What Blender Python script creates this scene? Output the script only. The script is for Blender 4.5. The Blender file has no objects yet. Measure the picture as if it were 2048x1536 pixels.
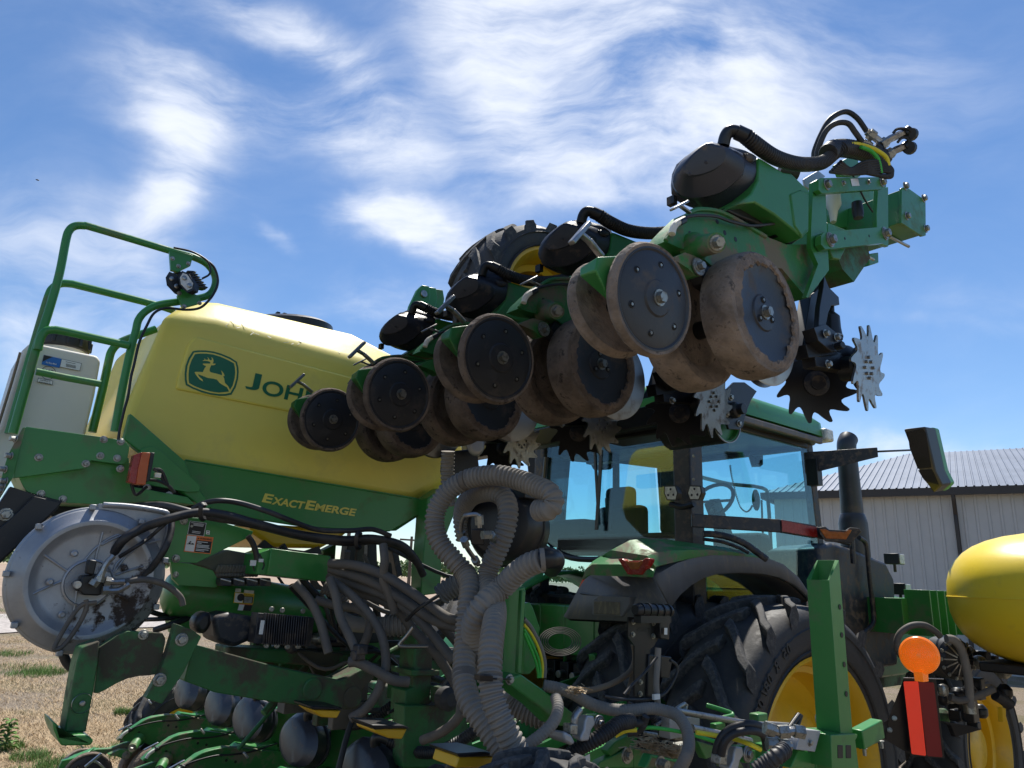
import bpy, bmesh, math, random
from mathutils import Vector, Matrix
random.seed(7)
SC = bpy.context.scene
# ---------------------------------------------------------------- camera
FPX = 1450.0
up_c = Vector((195, 5410, -1450)).normalized()
f_c = Vector((0, 0, -1)); y_c = (f_c - up_c * f_c.dot(up_c)).normalized(); x_c = y_c.cross(up_c)
M = Matrix((x_c, y_c, up_c))
CAM = Vector((0, 0, 2.1))
cam = bpy.data.cameras.new('camera'); cam.sensor_width = 36.0; cam.lens = FPX / 2048 * 36
cam.clip_start = 0.05; cam.clip_end = 5000
camo = bpy.data.objects.new('camera', cam); SC.collection.objects.link(camo)
camo.matrix_world = Matrix.Translation(CAM) @ M.to_4x4()
SC.camera = camo
AL = math.radians(-39.5)
L = Vector((math.sin(AL), math.cos(AL), 0)); H = Vector((math.cos(AL), -math.sin(AL), 0)); Z = Vector((0, 0, 1))
# ---------------------------------------------------------------- light
SUN_EL, SUN_AZ = math.radians(62), math.radians(12)
sd = Vector((math.sin(SUN_AZ) * math.cos(SUN_EL), math.cos(SUN_AZ) * math.cos(SUN_EL), math.sin(SUN_EL)))
sl = bpy.data.lights.new('sun', 'SUN'); sl.energy = 3.8; sl.angle = math.radians(0.5); sl.color = (1, .95, .86)
so = bpy.data.objects.new('sun', sl); SC.collection.objects.link(so)
so.rotation_euler = sd.to_track_quat('Z', 'Y').to_euler()
SC.view_settings.view_transform = 'Standard'; SC.view_settings.look = 'None'
SC.view_settings.exposure = 0.74; SC.view_settings.gamma = 1
W = bpy.data.worlds.new('World'); SC.world = W; W.use_nodes = True
def world():
    N = W.node_tree.nodes; K = W.node_tree.links; N.clear()
    def nd(t, **kw):
        n = N.new(t)
        for k, v in kw.items(): setattr(n, k, v)
        return n
    def mth(op, a, b=None, c=None, clamp=False):
        n = nd('ShaderNodeMath', operation=op, use_clamp=clamp)
        for i, v in enumerate((a, b, c)):
            if v is None: continue
            if isinstance(v, (int, float)): n.inputs[i].default_value = v
            else: K.new(v, n.inputs[i])
        return n.outputs[0]
    tc = nd('ShaderNodeTexCoord').outputs['Generated']
    def dot(v):
        n = nd('ShaderNodeVectorMath', operation='DOT_PRODUCT'); K.new(tc, n.inputs[0]); n.inputs[1].default_value = v
        return n.outputs['Value']
    R3 = M.transposed()
    f = mth('MAXIMUM', dot(M @ Vector((0, 0, -1))), 0.08)
    u = mth('DIVIDE', dot(M @ Vector((1, 0, 0))), f)
    v = mth('DIVIDE', dot(M @ Vector((0, 1, 0))), f)
    cb = nd('ShaderNodeCombineXYZ'); K.new(u, cb.inputs[0]); K.new(v, cb.inputs[1])
    P = cb.outputs[0]
    def noise(src, scale, detail, rough, dist=0, loc=(0, 0, 0), rot=0, sca=(1, 1, 1)):
        mp = nd('ShaderNodeMapping'); mp.inputs['Location'].default_value = loc
        mp.inputs['Rotation'].default_value = (0, 0, rot); mp.inputs['Scale'].default_value = sca
        K.new(src, mp.inputs['Vector'])
        n = nd('ShaderNodeTexNoise'); n.inputs['Scale'].default_value = scale; n.inputs['Detail'].default_value = detail
        n.inputs['Roughness'].default_value = rough; n.inputs['Distortion'].default_value = dist
        K.new(mp.outputs[0], n.inputs['Vector']); return n
    # domain warp
    wn = noise(P, 1.7, 4, .55, 0, (2, 5, 0))
    vs = nd('ShaderNodeVectorMath', operation='MULTIPLY_ADD'); K.new(wn.outputs['Color'], vs.inputs[0])
    vs.inputs[1].default_value = (.30, .30, 0); K.new(P, vs.inputs[2]); PW = vs.outputs[0]
    w2 = noise(P, 5.0, 5, .6, 0, (7, 1, 0))
    v2 = nd('ShaderNodeVectorMath', operation='MULTIPLY_ADD'); K.new(w2.outputs['Color'], v2.inputs[0])
    v2.inputs[1].default_value = (.10, .10, 0); K.new(P, v2.inputs[2]); PB = v2.outputs[0]
    s1 = noise(PW, 5.0, 13, .62, .15, (3, 1, 0), math.radians(28), (.55, 1.5, 1)).outputs['Fac']
    s2 = noise(PW, 10.0, 9, .6, .2, (1, 7, 0), math.radians(40), (.4, 1.5, 1)).outputs['Fac']
    s3 = noise(PW, 2.6, 5, .55, .2, (5, 2, 0), math.radians(15), (.8, 1.3, 1)).outputs['Fac']
    blobs = [  # px, py, rx, ry, angle(deg), strength
        (1150, 110, 370, 190, 30, .9), (1060, 260, 130, 170, 15, .5), (930, 60, 160, 110, 0, .35), (1400, 40, 420, 80, 4, .5), (1290, 300, 360, 60, 6, .35),
        (1300, 180, 330, 110, 10, .35), (320, 160, 170, 100, 25, .55), (330, 260, 100, 120, -10, .5), (290, 370, 60, 120, 20, .5),
        (640, 240, 190, 70, 15, .5), (760, 280, 200, 70, 30, .45), (830, 210, 120, 80, 0, .2), (870, 490, 160, 60, 40, .75), (760, 430, 110, 45, 10, .6), (700, 400, 60, 30, 0, .3),
        (780, 590, 120, 40, 5, .6), (700, 615, 110, 22, 8, .45), (530, 450, 55, 16, 35, .5), (560, 50, 260, 50, 32, .5), (640, 110, 110, 30, 35, .35), (430, 20, 260, 40, 12, .3), (150, 560, 300, 140, 10, .42), (50, 690, 140, 90, 20, .5), (60, 420, 200, 90, 0, .25),
        (330, 620, 240, 60, 10, .3), (1700, 870, 130, 40, 5, .35), (1860, 900, 260, 30, 3, .35), (1560, 160, 360, 110, 8, .26), (1900, 620, 260, 16, 6, .18), (1850, 560, 260, 30, 8, .16), (1050, 900, 260, 60, 0, .2), (1250, 370, 260, 25, 3, .3)]
    tot = None
    for (bx, by, rx, ry, an, st) in blobs:
        mp = nd('ShaderNodeMapping', vector_type='TEXTURE')
        mp.inputs['Location'].default_value = ((bx - 994) / FPX + .05, (746 - by) / FPX + .05, 0)
        mp.inputs['Rotation'].default_value = (0, 0, -math.radians(an)); mp.inputs['Scale'].default_value = (rx * 1.9 / FPX, ry * 1.9 / FPX, 1)
        K.new(PB, mp.inputs['Vector'])
        ln = nd('ShaderNodeVectorMath', operation='LENGTH'); K.new(mp.outputs[0], ln.inputs[0])
        mr = nd('ShaderNodeMapRange', interpolation_type='SMOOTHERSTEP'); K.new(ln.outputs['Value'], mr.inputs['Value'])
        mr.inputs['From Min'].default_value = 0; mr.inputs['From Max'].default_value = 1; mr.inputs['To Min'].default_value = st; mr.inputs['To Max'].default_value = 0
        tot = mr.outputs[0] if tot is None else mth('ADD', tot, mr.outputs[0])
    tot = mth('MINIMUM', tot, 1.0)
    n = mth('ADD', mth('MULTIPLY', s1, .5), mth('ADD', mth('MULTIPLY', s2, .28), mth('MULTIPLY', s3, .22)))
    n = mth('SUBTRACT', n, .5)
    dens = mth('ADD', mth('ADD', mth('MULTIPLY', tot, .64), .06), mth('MULTIPLY', n, mth('ADD', mth('MULTIPLY', tot, 4.4), .9)))
    mr = nd('ShaderNodeMapRange', interpolation_type='SMOOTHSTEP'); K.new(dens, mr.inputs['Value'])
    mr.inputs['From Min'].default_value = -.06; mr.inputs['From Max'].default_value = 1.2; mr.inputs['To Max'].default_value = .9
    sky = nd('ShaderNodeTexSky', sky_type='NISHITA', sun_disc=False)
    sky.sun_elevation = SUN_EL; sky.sun_rotation = SUN_AZ; sky.air_density = 1.0; sky.dust_density = 0.0; sky.ozone_density = 2.2
    hs = nd('ShaderNodeHueSaturation'); hs.inputs['Saturation'].default_value = 1.08; hs.inputs['Value'].default_value = .84; K.new(sky.outputs[0], hs.inputs['Color'])
    mix = nd('ShaderNodeMix', data_type='RGBA'); K.new(mr.outputs[0], mix.inputs['Factor']); wb = nd('ShaderNodeMix', data_type='RGBA', blend_type='MULTIPLY'); wb.inputs['Factor'].default_value = 1; wb.inputs['B'].default_value = (.86, .93, 1.02, 1); K.new(hs.outputs[0], wb.inputs['A']); K.new(wb.outputs['Result'], mix.inputs['A'])
    mix.inputs['B'].default_value = (6.4, 6.7, 7.3, 1)
    bg = nd('ShaderNodeBackground'); K.new(mix.outputs['Result'], bg.inputs['Color']); bg.inputs['Strength'].default_value = .095
    out = nd('ShaderNodeOutputWorld'); K.new(bg.outputs[0], out.inputs['Surface'])
world()
# ---------------------------------------------------------------- pixel rays
def ray(x, y): return M @ Vector(((x - 1024) / FPX, (768 - y) / FPX, -1))
def D(x, y, d): return CAM + ray(x, y) * d
def S(x, y, l): r = ray(x, y); return CAM + r * (l / r.dot(L))          # on a fore-aft vertical plane
def Q(x, y, h): r = ray(x, y); return CAM + r * (h / r.dot(H))          # on a crosswise vertical plane
def G(h, l, z): return H * h + L * l + Z * z
def hl(p): return (p.dot(H), p.dot(L), p.z)
# ---------------------------------------------------------------- materials
MATS = {}
def mk(name, col, rough=.5, metal=0, dirt=0, dcol=(.16, .11, .075), ds=6, bump=0, bs=60, trans=0, coat=0, var=.12, spec=.5, dthr=.5, streak=False, sub=0, emis=None, fine=None, near=None):
    m = bpy.data.materials.new(name); m.use_nodes = True; MATS[name] = m
    N = m.node_tree.nodes; K = m.node_tree.links; b = N['Principled BSDF']
    b.inputs['Roughness'].default_value = rough; b.inputs['Metallic'].default_value = metal
    b.inputs['Coat Weight'].default_value = coat; b.inputs['Coat Roughness'].default_value = .15
    b.inputs['Specular IOR Level'].default_value = spec
    if trans: b.inputs['Transmission Weight'].default_value = trans
    if sub:
        b.inputs['Subsurface Weight'].default_value = sub; b.inputs['Subsurface Radius'].default_value = (.1, .08, .03); b.inputs['Subsurface Scale'].default_value = .3
    if emis: b.inputs['Emission Color'].default_value = (*emis[0], 1); b.inputs['Emission Strength'].default_value = emis[1]
    g = N.new('ShaderNodeNewGeometry').outputs['Position']
    if streak:
        mp = N.new('ShaderNodeMapping'); mp.inputs['Scale'].default_value = (1, 1, .25); K.new(g, mp.inputs[0]); g = mp.outputs[0]
    def noise(s, d, r=.6):
        n = N.new('ShaderNodeTexNoise'); n.inputs['Scale'].default_value = s; n.inputs['Detail'].default_value = d; n.inputs['Roughness'].default_value = r
        K.new(g, n.inputs['Vector']); return n.outputs['Fac']
    def mapr(v, a, bb, c, dd):
        n = N.new('ShaderNodeMapRange'); K.new(v, n.inputs['Value'])
        for i, q in enumerate((a, bb, c, dd)): n.inputs[i + 1].default_value = q
        return n.outputs[0]
    def mix(f, a, c):
        n = N.new('ShaderNodeMix'); n.data_type = 'RGBA'; K.new(f, n.inputs['Factor']) if not isinstance(f, float) else setattr(n.inputs['Factor'], 'default_value', f)
        for v, s in ((a, 'A'), (c, 'B')):
            if isinstance(v, tuple): n.inputs[s].default_value = (*v, 1)
            else: K.new(v, n.inputs[s])
        return n.outputs['Result']
    lo = tuple(c * (1 - var) for c in col); hi = tuple(min(1, c * (1 + var)) for c in col)
    c = mix(mapr(noise(ds * .5, 4), .3, .7, 0, 1), lo, hi)
    if fine: c = mix(mapr(noise(fine[0], 3, .7), fine[1], fine[1] + .08, 0, fine[2]), c, fine[3])
    if dirt:
        n1 = noise(ds, 10, .68)
        if near:
            P0 = S(*near[0]); dn = N.new('ShaderNodeVectorMath'); dn.operation = 'DISTANCE'; K.new(g, dn.inputs[0]); dn.inputs[1].default_value = P0
            ad = N.new('ShaderNodeMath'); ad.operation = 'ADD'; K.new(n1, ad.inputs[0]); K.new(mapr(dn.outputs['Value'], 0, near[1], near[2], 0), ad.inputs[1]); n1 = ad.outputs[0]
        f = mapr(n1, dthr, dthr + .1, 0, dirt)
        c = mix(f, c, dcol)
        rr = N.new('ShaderNodeMix'); rr.data_type = 'FLOAT'; K.new(f, rr.inputs['Factor']); rr.inputs['A'].default_value = rough; rr.inputs['B'].default_value = .92
        K.new(rr.outputs['Result'], b.inputs['Roughness'])
    K.new(c, b.inputs['Base Color'])
    if bump:
        bn = N.new('ShaderNodeBump'); bn.inputs['Strength'].default_value = bump; bn.inputs['Distance'].default_value = .01
        K.new(noise(bs, 6), bn.inputs['Height']); K.new(bn.outputs[0], b.inputs['Normal'])
    return m
GRN = mk('green_paint', (.038, .215, .045), .34, dirt=.5, dcol=(.14, .13, .085), ds=4, dthr=.54, coat=.05, bump=.05, bs=30)
GRND = mk('green_paint_dusty', (.036, .195, .045), .48, dirt=.9, dcol=(.2, .155, .115), ds=7, dthr=.49, bump=.12, bs=70)
GRNM = mk('green_paint_muddy', (.024, .14, .036), .5, dirt=.9, dcol=(.075, .053, .04), ds=3.5, dthr=.45, bump=.25, bs=45)
GRNB = mk('green_bright', (.03, .3, .09), .4)
YEL = mk('yellow_poly', (.82, .67, .125), .42, dirt=.2, dcol=(.45, .37, .16), ds=2.5, dthr=.54, var=.08, sub=.2, bump=.08, bs=14)
YELT = mk('yellow_poly_worn', (.72, .62, .17), .45, dirt=.3, dcol=(.8, .78, .6), ds=14, dthr=.56, var=.06, bump=.04, bs=25)
YELB = mk('yellow_bright', (.85, .62, .03), .38, dirt=.25, dcol=(.35, .25, .08), ds=4, dthr=.58, var=.05, bump=.12, bs=9, sub=.1)
YELP = mk('yellow_paint', (.72, .42, .015), .35, dirt=.25, dcol=(.28, .2, .09), ds=5, dthr=.56, var=.05, coat=.15)
BLK = mk('black_plastic', (.012, .013, .016), .38, dirt=.2, dcol=(.11, .085, .065), ds=9, dthr=.58, bump=.05, bs=90)
BLKD = mk('black_plastic_dirty', (.02, .022, .03), .45, dirt=.6, dcol=(.15, .115, .085), ds=16, dthr=.5, bump=.1, bs=60)
BLKM = mk('black_steel', (.009, .009, .011), .42, dirt=.15, ds=12, dthr=.6)
MET = mk('meter_black', (.03, .032, .044), .36, dirt=.55, dcol=(.17, .125, .09), ds=14, dthr=.57, bump=.04, bs=120)
FEN = mk('fender_plastic', (.12, .12, .13), .6, dirt=.5, dcol=(.25, .2, .15), ds=22, dthr=.55, bump=.12, bs=120, streak=True)
RUB = mk('rubber', (.03, .03, .033), .6, dirt=.6, dcol=(.07, .065, .06), ds=5, dthr=.44, bump=.2, bs=50)
RUBL = mk('rubber_lug', (.042, .042, .044), .78, dirt=.8, dcol=(.1, .093, .088), ds=35, dthr=.47, bump=.45, bs=45)
MUD = mk('dried_mud', (.225, .175, .138), .95, dirt=.9, dcol=(.04, .035, .032), ds=26, dthr=.55, bump=1, bs=34, var=.5)
MUDF = mk('mud_caked', (.23, .175, .135), .95, bump=1, bs=34, var=.5, dirt=.7, dcol=(.1, .075, .058), ds=24, dthr=.52)
WHF = mk('wheel_face', (.032, .034, .04), .42, dirt=.6, dcol=(.13, .105, .085), ds=6, dthr=.54, bump=.08, bs=100)
HOSE = mk('grey_hose', (.19, .176, .16), .75, dirt=.5, dcol=(.26, .225, .185), ds=5, dthr=.46, bump=.1, bs=60)
HOSS = mk('brown_grey_hose', (.09, .08, .07), .7, dirt=.5, dcol=(.14, .115, .09), ds=5, dthr=.46, bump=.1, bs=60)
LAMPD = mk('dusty_lamp_glass', (.1, .085, .06), .6, dirt=.7, dcol=(.24, .19, .12), ds=40, dthr=.48, streak=True)
HOSB = mk('black_hose', (.018, .018, .021), .5, dirt=.35, dcol=(.09, .08, .07), ds=9, dthr=.5)
HOSG = mk('dusty_rubber_hose', (.1, .09, .08), .7, dirt=.5, dcol=(.17, .14, .11), ds=7, dthr=.46)
ZN = mk('zinc_bolt', (.36, .36, .33), .42, .9, dirt=.5, dcol=(.1, .085, .07), ds=60, dthr=.5)
STL = mk('steel', (.34, .335, .33), .34, 1, dirt=.45, dcol=(.15, .11, .08), ds=20, dthr=.52, bump=.15, bs=60)
STK = mk('stack_paint', (.035, .036, .042), .4, dirt=.2, ds=8, dthr=.56)
STLB = mk('blade_steel', (.36, .36, .36), .36, .9, dirt=.4, dcol=(.2, .14, .09), ds=9, dthr=.52)
ALU = mk('cast_aluminium', (.34, .35, .37), .48, .65, dirt=.95, dcol=(.075, .052, .04), ds=16, dthr=.62, bump=.06, bs=160, var=.15, near=((262, 1225, 3.3), .3, .24))
ALUC = mk('cast_clean', (.4, .41, .43), .48, .6, dirt=.3, dcol=(.2, .18, .16), ds=12, dthr=.6, bump=.2, bs=160)
WHT = mk('white_poly', (.72, .69, .62), .5, dirt=.12, dcol=(.5, .45, .38), ds=4, sub=.1, var=.04)
WHL = mk('white_label', (.75, .75, .73), .5, var=.02)
ORG = mk('orange_label', (.8, .2, .04), .5, var=.02)
CAU = mk('caution_yellow', (.85, .55, .03), .5, var=.02)
BLU = mk('label_blue', (.02, .15, .5), .5, var=.1)
INK = mk('ink_black', (.01, .01, .01), .5, var=0)
DGR = mk('decal_green', (.01, .13, .05), .35, var=.02)
DYE = mk('decal_yellow', (.75, .6, .1), .35, var=.02)
AMB = mk('amber_lens', (.85, .2, .01), .25, trans=.25, var=.1, dirt=.2, ds=20, emis=((1, .3, .02), .12))  # faint emission puts the backlit glow into the lens colour
AMBD = mk('amber_dark_lens', (.35, .09, .01), .3, var=.4, ds=60, dirt=.4)
ORL = mk('orange_lens', (.5, .1, .02), .35, var=.15, ds=20, dirt=.25, dcol=(.3, .16, .1))
REDL = mk('red_lens', (.3, .02, .015), .25, var=.25, ds=40, dirt=.2)
REFR = mk('reflector_red', (.95, .06, .03), .4, var=.06, dirt=.25, dcol=(.5, .06, .04), ds=9, dthr=.52, emis=((1, .05, .02), .12))  # faint emission makes the strip glow although it is no lamp
REFD = mk('reflector_dark_red', (.22, .01, .015), .35, var=.05)
LAMP = mk('lamp_glass', (.6, .6, .56), .25, var=.3, ds=90)
SEAT = mk('seat_fabric', (.012, .012, .013), .8)
WALL = mk('barn_metal', (.43, .43, .43), .55, var=.04, bump=.03, bs=3)
ROOF = mk('roof_metal', (.15, .17, .21), .42, .2, var=.15, ds=2)
TRIM = mk('trim_brown', (.03, .024, .022), .5)
GRASS = mk('grass_green', (.1, .2, .03), .7, var=.3)
STRAW = mk('straw', (.5, .37, .22), .85, var=.35, ds=30)
LEAF = mk('foliage', (.07, .13, .035), .75, var=.4, ds=4)
BARK = mk('bark', (.1, .08, .06), .9)
YCAB = mk('yellow_cable', (.8, .65, .03), .45); GCAB = mk('green_cable', (.05, .45, .06), .45); BRZ = mk('tan_belt', (.2, .15, .1), .7, var=.2)
REDM = mk('slow_sign_red', (.8, .07, .03), .5)
def glass(name, tint, rough=.02, mixf=.35, cab=(.55, .9, 1)):
    m = bpy.data.materials.new(name); m.use_nodes = True; N = m.node_tree.nodes; K = m.node_tree.links; N.clear()
    t = N.new('ShaderNodeBsdfTransparent'); t.inputs[0].default_value = (*tint, 1)
    g = N.new('ShaderNodeBsdfGlossy'); g.inputs['Roughness'].default_value = rough; g.inputs[0].default_value = (.8, .9, .95, 1)
    lw = N.new('ShaderNodeLayerWeight'); lw.inputs[0].default_value = .5
    pw = N.new('ShaderNodeMath'); pw.operation = 'POWER'; K.new(lw.outputs['Facing'], pw.inputs[0]); pw.inputs[1].default_value = 4.0
    fr = N.new('ShaderNodeMath'); fr.operation = 'MULTIPLY_ADD'; K.new(pw.outputs[0], fr.inputs[0]); fr.inputs[1].default_value = .5; fr.inputs[2].default_value = .055
    mx = N.new('ShaderNodeMixShader'); K.new(fr.outputs[0], mx.inputs[0]); K.new(t.outputs[0], mx.inputs[1]); K.new(g.outputs[0], mx.inputs[2])
    o = N.new('ShaderNodeOutputMaterial'); K.new(mx.outputs[0], o.inputs[0]); return m
GLS = glass('tinted_glass', (.73, .9, .935))
MIR = mk('mirror_glass', (.03, .033, .036), .05, 1, var=.02)
# ---------------------------------------------------------------- mesh builder
def catmull(pts, n=6):
    if len(pts) < 3: return list(pts)
    P = [pts[0] * 2 - pts[1]] + list(pts) + [pts[-1] * 2 - pts[-2]]; out = []
    for i in range(1, len(P) - 2):
        a, b, c, d = P[i - 1:i + 3]
        for k in range(n):
            t = k / n
            out.append(.5 * ((2 * b) + (c - a) * t + (2 * a - 5 * b + 4 * c - d) * t * t + (3 * b - a - 3 * c + d) * t ** 3))
    out.append(pts[-1]); return out
def resample(pts, step):
    out = [pts[0].copy()]; acc = 0
    for a, b in zip(pts, pts[1:]):
        seg = (b - a).length
        if seg < 1e-9: continue
        while acc + seg >= step * len(out):
            t = (step * len(out) - acc) / seg; out.append(a.lerp(b, t))
        acc += seg
    return out
def perp(a):
    a = a.normalized(); r = Z if abs(a.z) < .9 else H
    u = a.cross(r).normalized(); return u, a.cross(u).normalized()
class MB:
    def __init__(s): s.v = []; s.f = []; s.m = []; s.mats = []
    def mi(s, mat):
        if mat not in s.mats: s.mats.append(mat)
        return s.mats.index(mat)
    def add(s, vs, fs, mat):
        o = len(s.v); k = s.mi(mat); s.v += [Vector(p) for p in vs]
        for f in fs: s.f.append([i + o for i in f]); s.m.append(k)
        return s
    def ext(s, pts, vec, mat, top=None):          # polygon pulled along vec; top = optional scale of the far end
        n = len(pts); a = list(pts)
        if top is None: b = [p + vec for p in a]
        else:
            c = sum(a, Vector()) / n; b = [c + (p - c) * top + vec for p in a]
        return s.add(a + b, [list(range(n))[::-1], list(range(n, 2 * n))] + [[i, (i + 1) % n, (i + 1) % n + n, i + n] for i in range(n)], mat)
    def box(s, c, ax, ay, az, mat):               # full extent vectors
        o = c - (ax + ay + az) / 2
        return s.ext([o, o + ax, o + ax + ay, o + ay], az, mat)
    def bar(s, a, b, w, h, mat, upv=None):
        d = b - a; u = (upv or Z); x = d.cross(u).normalized(); y = x.cross(d).normalized()
        q = [a + x * w / 2 * i + y * h / 2 * j for i, j in ((1, 1), (-1, 1), (-1, -1), (1, -1))]
        return s.ext(q, d, mat)
    def loft(s, rings, mat, cap0=True, cap1=True, closed=True):
        n = len(rings[0]); vs = [p for r in rings for p in r]; fs = []
        for k in range(len(rings) - 1):
            for i in range(n if closed else n - 1):
                j = (i + 1) % n; fs.append([k * n + i, k * n + j, (k + 1) * n + j, (k + 1) * n + i])
        if cap0: fs.append(list(range(n))[::-1])
        if cap1: fs.append(list(range((len(rings) - 1) * n, len(rings) * n)))
        return s.add(vs, fs, mat)
    def tube(s, pts, r, mat, seg=10, smooth=6, corr=None, caps=True, taper=None):
        P = catmull(pts, smooth) if smooth and len(pts) > 2 else list(pts)
        if corr:
            q = resample(P, corr[0] / 4); P = q if len(q) > 2 else P
        u = None; rings = []
        for i, p in enumerate(P):
            t = (P[min(i + 1, len(P) - 1)] - P[max(i - 1, 0)]).normalized()
            if u is None: u, w = perp(t)
            u = (u - t * u.dot(t)).normalized(); w = t.cross(u)
            rr = r
            if corr: rr = r * (1 + corr[1] * (0, 1, 1.0, 0)[i % 4])
            if taper: rr *= 1 + (taper - 1) * i / (len(P) - 1)
            rings.append([p + (u * math.cos(k * 2 * math.pi / seg) + w * math.sin(k * 2 * math.pi / seg)) * rr for k in range(seg)])
        return s.loft(rings, mat, caps, caps)
    def lathe(s, prof, o, axis, mat, seg=40, wob=0, ref=None, caps=True):   # prof: (radius, along axis)
        a = axis.normalized(); u, w = perp(a)
        if ref is not None: u = (ref - a * ref.dot(a)).normalized(); w = a.cross(u)
        rings = []
        for (r, t) in prof:
            ring = []
            for k in range(seg):
                an = k * 2 * math.pi / seg; q = r * (1 + (random.uniform(-wob, wob) if wob else 0))
                ring.append(o + a * t + (u * math.cos(an) + w * math.sin(an)) * q)
            rings.append(ring)
        return s.loft(rings, mat, caps and prof[0][0] > 1e-6, caps and prof[-1][0] > 1e-6)
    def bolt(s, p, ax, r, mat=None, h=None):
        mat = mat or ZN; ax = ax.normalized(); u, w = perp(ax); h = h or r * .8
        s.lathe([(r * 1.4, -.001), (r * 1.4, r * .2)], p, ax, mat, 14)
        hx = [p + ax * r * .25 + (u * math.cos(k * math.pi / 3) + w * math.sin(k * math.pi / 3)) * r for k in range(6)]
        return s.ext(hx, ax * h, mat, .93)
    def sph(s, c, rx, ry, rz, mat, seg=20, ax=None):
        ax = ax or (H, L, Z); rings = []
        for i in range(1, 10):
            t = math.pi * i / 10
            rings.append([c + (ax[0] * rx * math.cos(k * 2 * math.pi / seg) + ax[1] * ry * math.sin(k * 2 * math.pi / seg)) * math.sin(t) + ax[2] * rz * math.cos(t) for k in range(seg)])
        return s.loft(rings, mat)
    def obj(s, name, parent=None, bev=0, smooth=35, sub=0, solid=0, bseg=2):
        me = bpy.data.meshes.new(name); me.from_pydata(s.v, [], s.f)
        for m in s.mats: me.materials.append(m)
        me.polygons.foreach_set('material_index', s.m); me.update()
        bm = bmesh.new(); bm.from_mesh(me)
        if not solid: bmesh.ops.recalc_face_normals(bm, faces=bm.faces)
        bm.to_mesh(me); bm.free()
        me.polygons.foreach_set('use_smooth', [True] * len(me.polygons))
        me.set_sharp_from_angle(angle=math.radians(smooth))
        o = bpy.data.objects.new(name, me); SC.collection.objects.link(o)
        if parent: o.parent = parent; o.matrix_parent_inverse = Matrix.Identity(4); o.location = -ORI.get(parent.name, Vector())
        ORI[o.name] = Vector() if parent is None else ORI.get(parent.name, Vector()) * 0
        if solid:
            md = o.modifiers.new('s', 'SOLIDIFY'); md.thickness = solid; md.offset = 0
        if bev:
            md = o.modifiers.new('b', 'BEVEL'); md.width = bev; md.segments = bseg; md.limit_method = 'ANGLE'; md.angle_limit = math.radians(32); md.harden_normals = False
        if sub:
            md = o.modifiers.new('u', 'SUBSURF'); md.levels = sub; md.render_levels = sub
        return o
ORI = {}
def empty(name, loc, label, cat, group=None):
    o = bpy.data.objects.new(name, None); SC.collection.objects.link(o); o.location = loc; ORI[o.name] = Vector(loc)
    o.empty_display_size = .2; o['label'] = label; o['category'] = cat
    if group: o['group'] = group
    return o
def tag(o, label, cat, group=None, kind=None):
    if label: o['label'] = label
    if cat: o['category'] = cat
    if group: o['group'] = group
    if kind: o['kind'] = kind
    return o
def text(body, origin, xd, yd, size, mat, name, parent, depth=.002, spacing=1, shear=0, bold=.0, align='LEFT', wide=1):
    c = bpy.data.curves.new('lettering', 'FONT'); c.body = body; c.size = size; c.extrude = depth / 2; c.space_character = spacing; c.shear = shear; c.offset = bold; c.align_x = align
    t = bpy.data.objects.new('lettering', c); SC.collection.objects.link(t)
    bpy.context.view_layer.update(); me = bpy.data.meshes.new_from_object(t.evaluated_get(bpy.context.evaluated_depsgraph_get())); bpy.data.objects.remove(t); bpy.data.curves.remove(c)
    x = xd.normalized(); n = x.cross(yd).normalized(); y = n.cross(x)
    b = MB(); b.add([origin + x * v.co.x * wide + y * v.co.y + n * v.co.z for v in me.vertices], [list(p.vertices) for p in me.polygons], mat)
    return b if parent is None and name is None else b
def ptext(b, body, fn, TL, TR, BL, mat, off=.002, bold=.0, spacing=1):       # lettering laid on a plane between three marked corners
    t = text(body, Vector(), Vector((1, 0, 0)), Vector((0, 1, 0)), 1, mat, None, None, 0, spacing, 0, bold)
    xs = [v.x for v in t.v]; ys = [v.y for v in t.v]; x0, x1, y0, y1 = min(xs), max(xs), min(ys), max(ys); out = []
    for v in t.v:
        u = (v.x - x0) / (x1 - x0); w = (y1 - v.y) / (y1 - y0)
        p = fn(TL[0] + (TR[0] - TL[0]) * u + (BL[0] - TL[0]) * w, TL[1] + (TR[1] - TL[1]) * u + (BL[1] - TL[1]) * w); out.append(p + (CAM - p).normalized() * off)
    fs = t.f; b.add(out, fs, mat)
def ppoly(b, fn, pts, mat, off=.001):
    q = [fn(*p) for p in pts]; q = [p + (CAM - p).normalized() * off for p in q]; b.add(q, [list(range(len(q)))], mat)
def prect(b, fn, TL, TR, BL, u0, v0, u1, v1, mat, off=.001):
    f = lambda u, v: (TL[0] + (TR[0] - TL[0]) * u + (BL[0] - TL[0]) * v, TL[1] + (TR[1] - TL[1]) * u + (BL[1] - TL[1]) * v)
    ppoly(b, fn, [f(u0, v0), f(u1, v0), f(u1, v1), f(u0, v1)], mat, off)
def SL(l): return lambda x, y: S(x, y, l)
def px(crop, pts):                                     # crop = (x0, y0, scale)
    return [(crop[0] + x / crop[2], crop[1] + y / crop[2]) for x, y in pts]
C2 = (1300, 200, 3.413); C3 = (1300, 450, 3.414); C1 = (860, 420, 3.2); CA = (0, 400, 3.3385); CB = (0, 780, 3.84); CC = (0, 1100, 3.523)
CD = (480, 560, 3.84); CE = (480, 900, 3.84); CF = (480, 1200, 4.267); CG = (840, 820, 3.657); CH = (840, 1180, 4.096); CI = (1260, 780, 3.84)
CJ = (1120, 1080, 3.2); CK = (1600, 780, 2.031); CL = (1140, 1240, 4.876); CM = (1480, 1300, 4.267)
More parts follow.
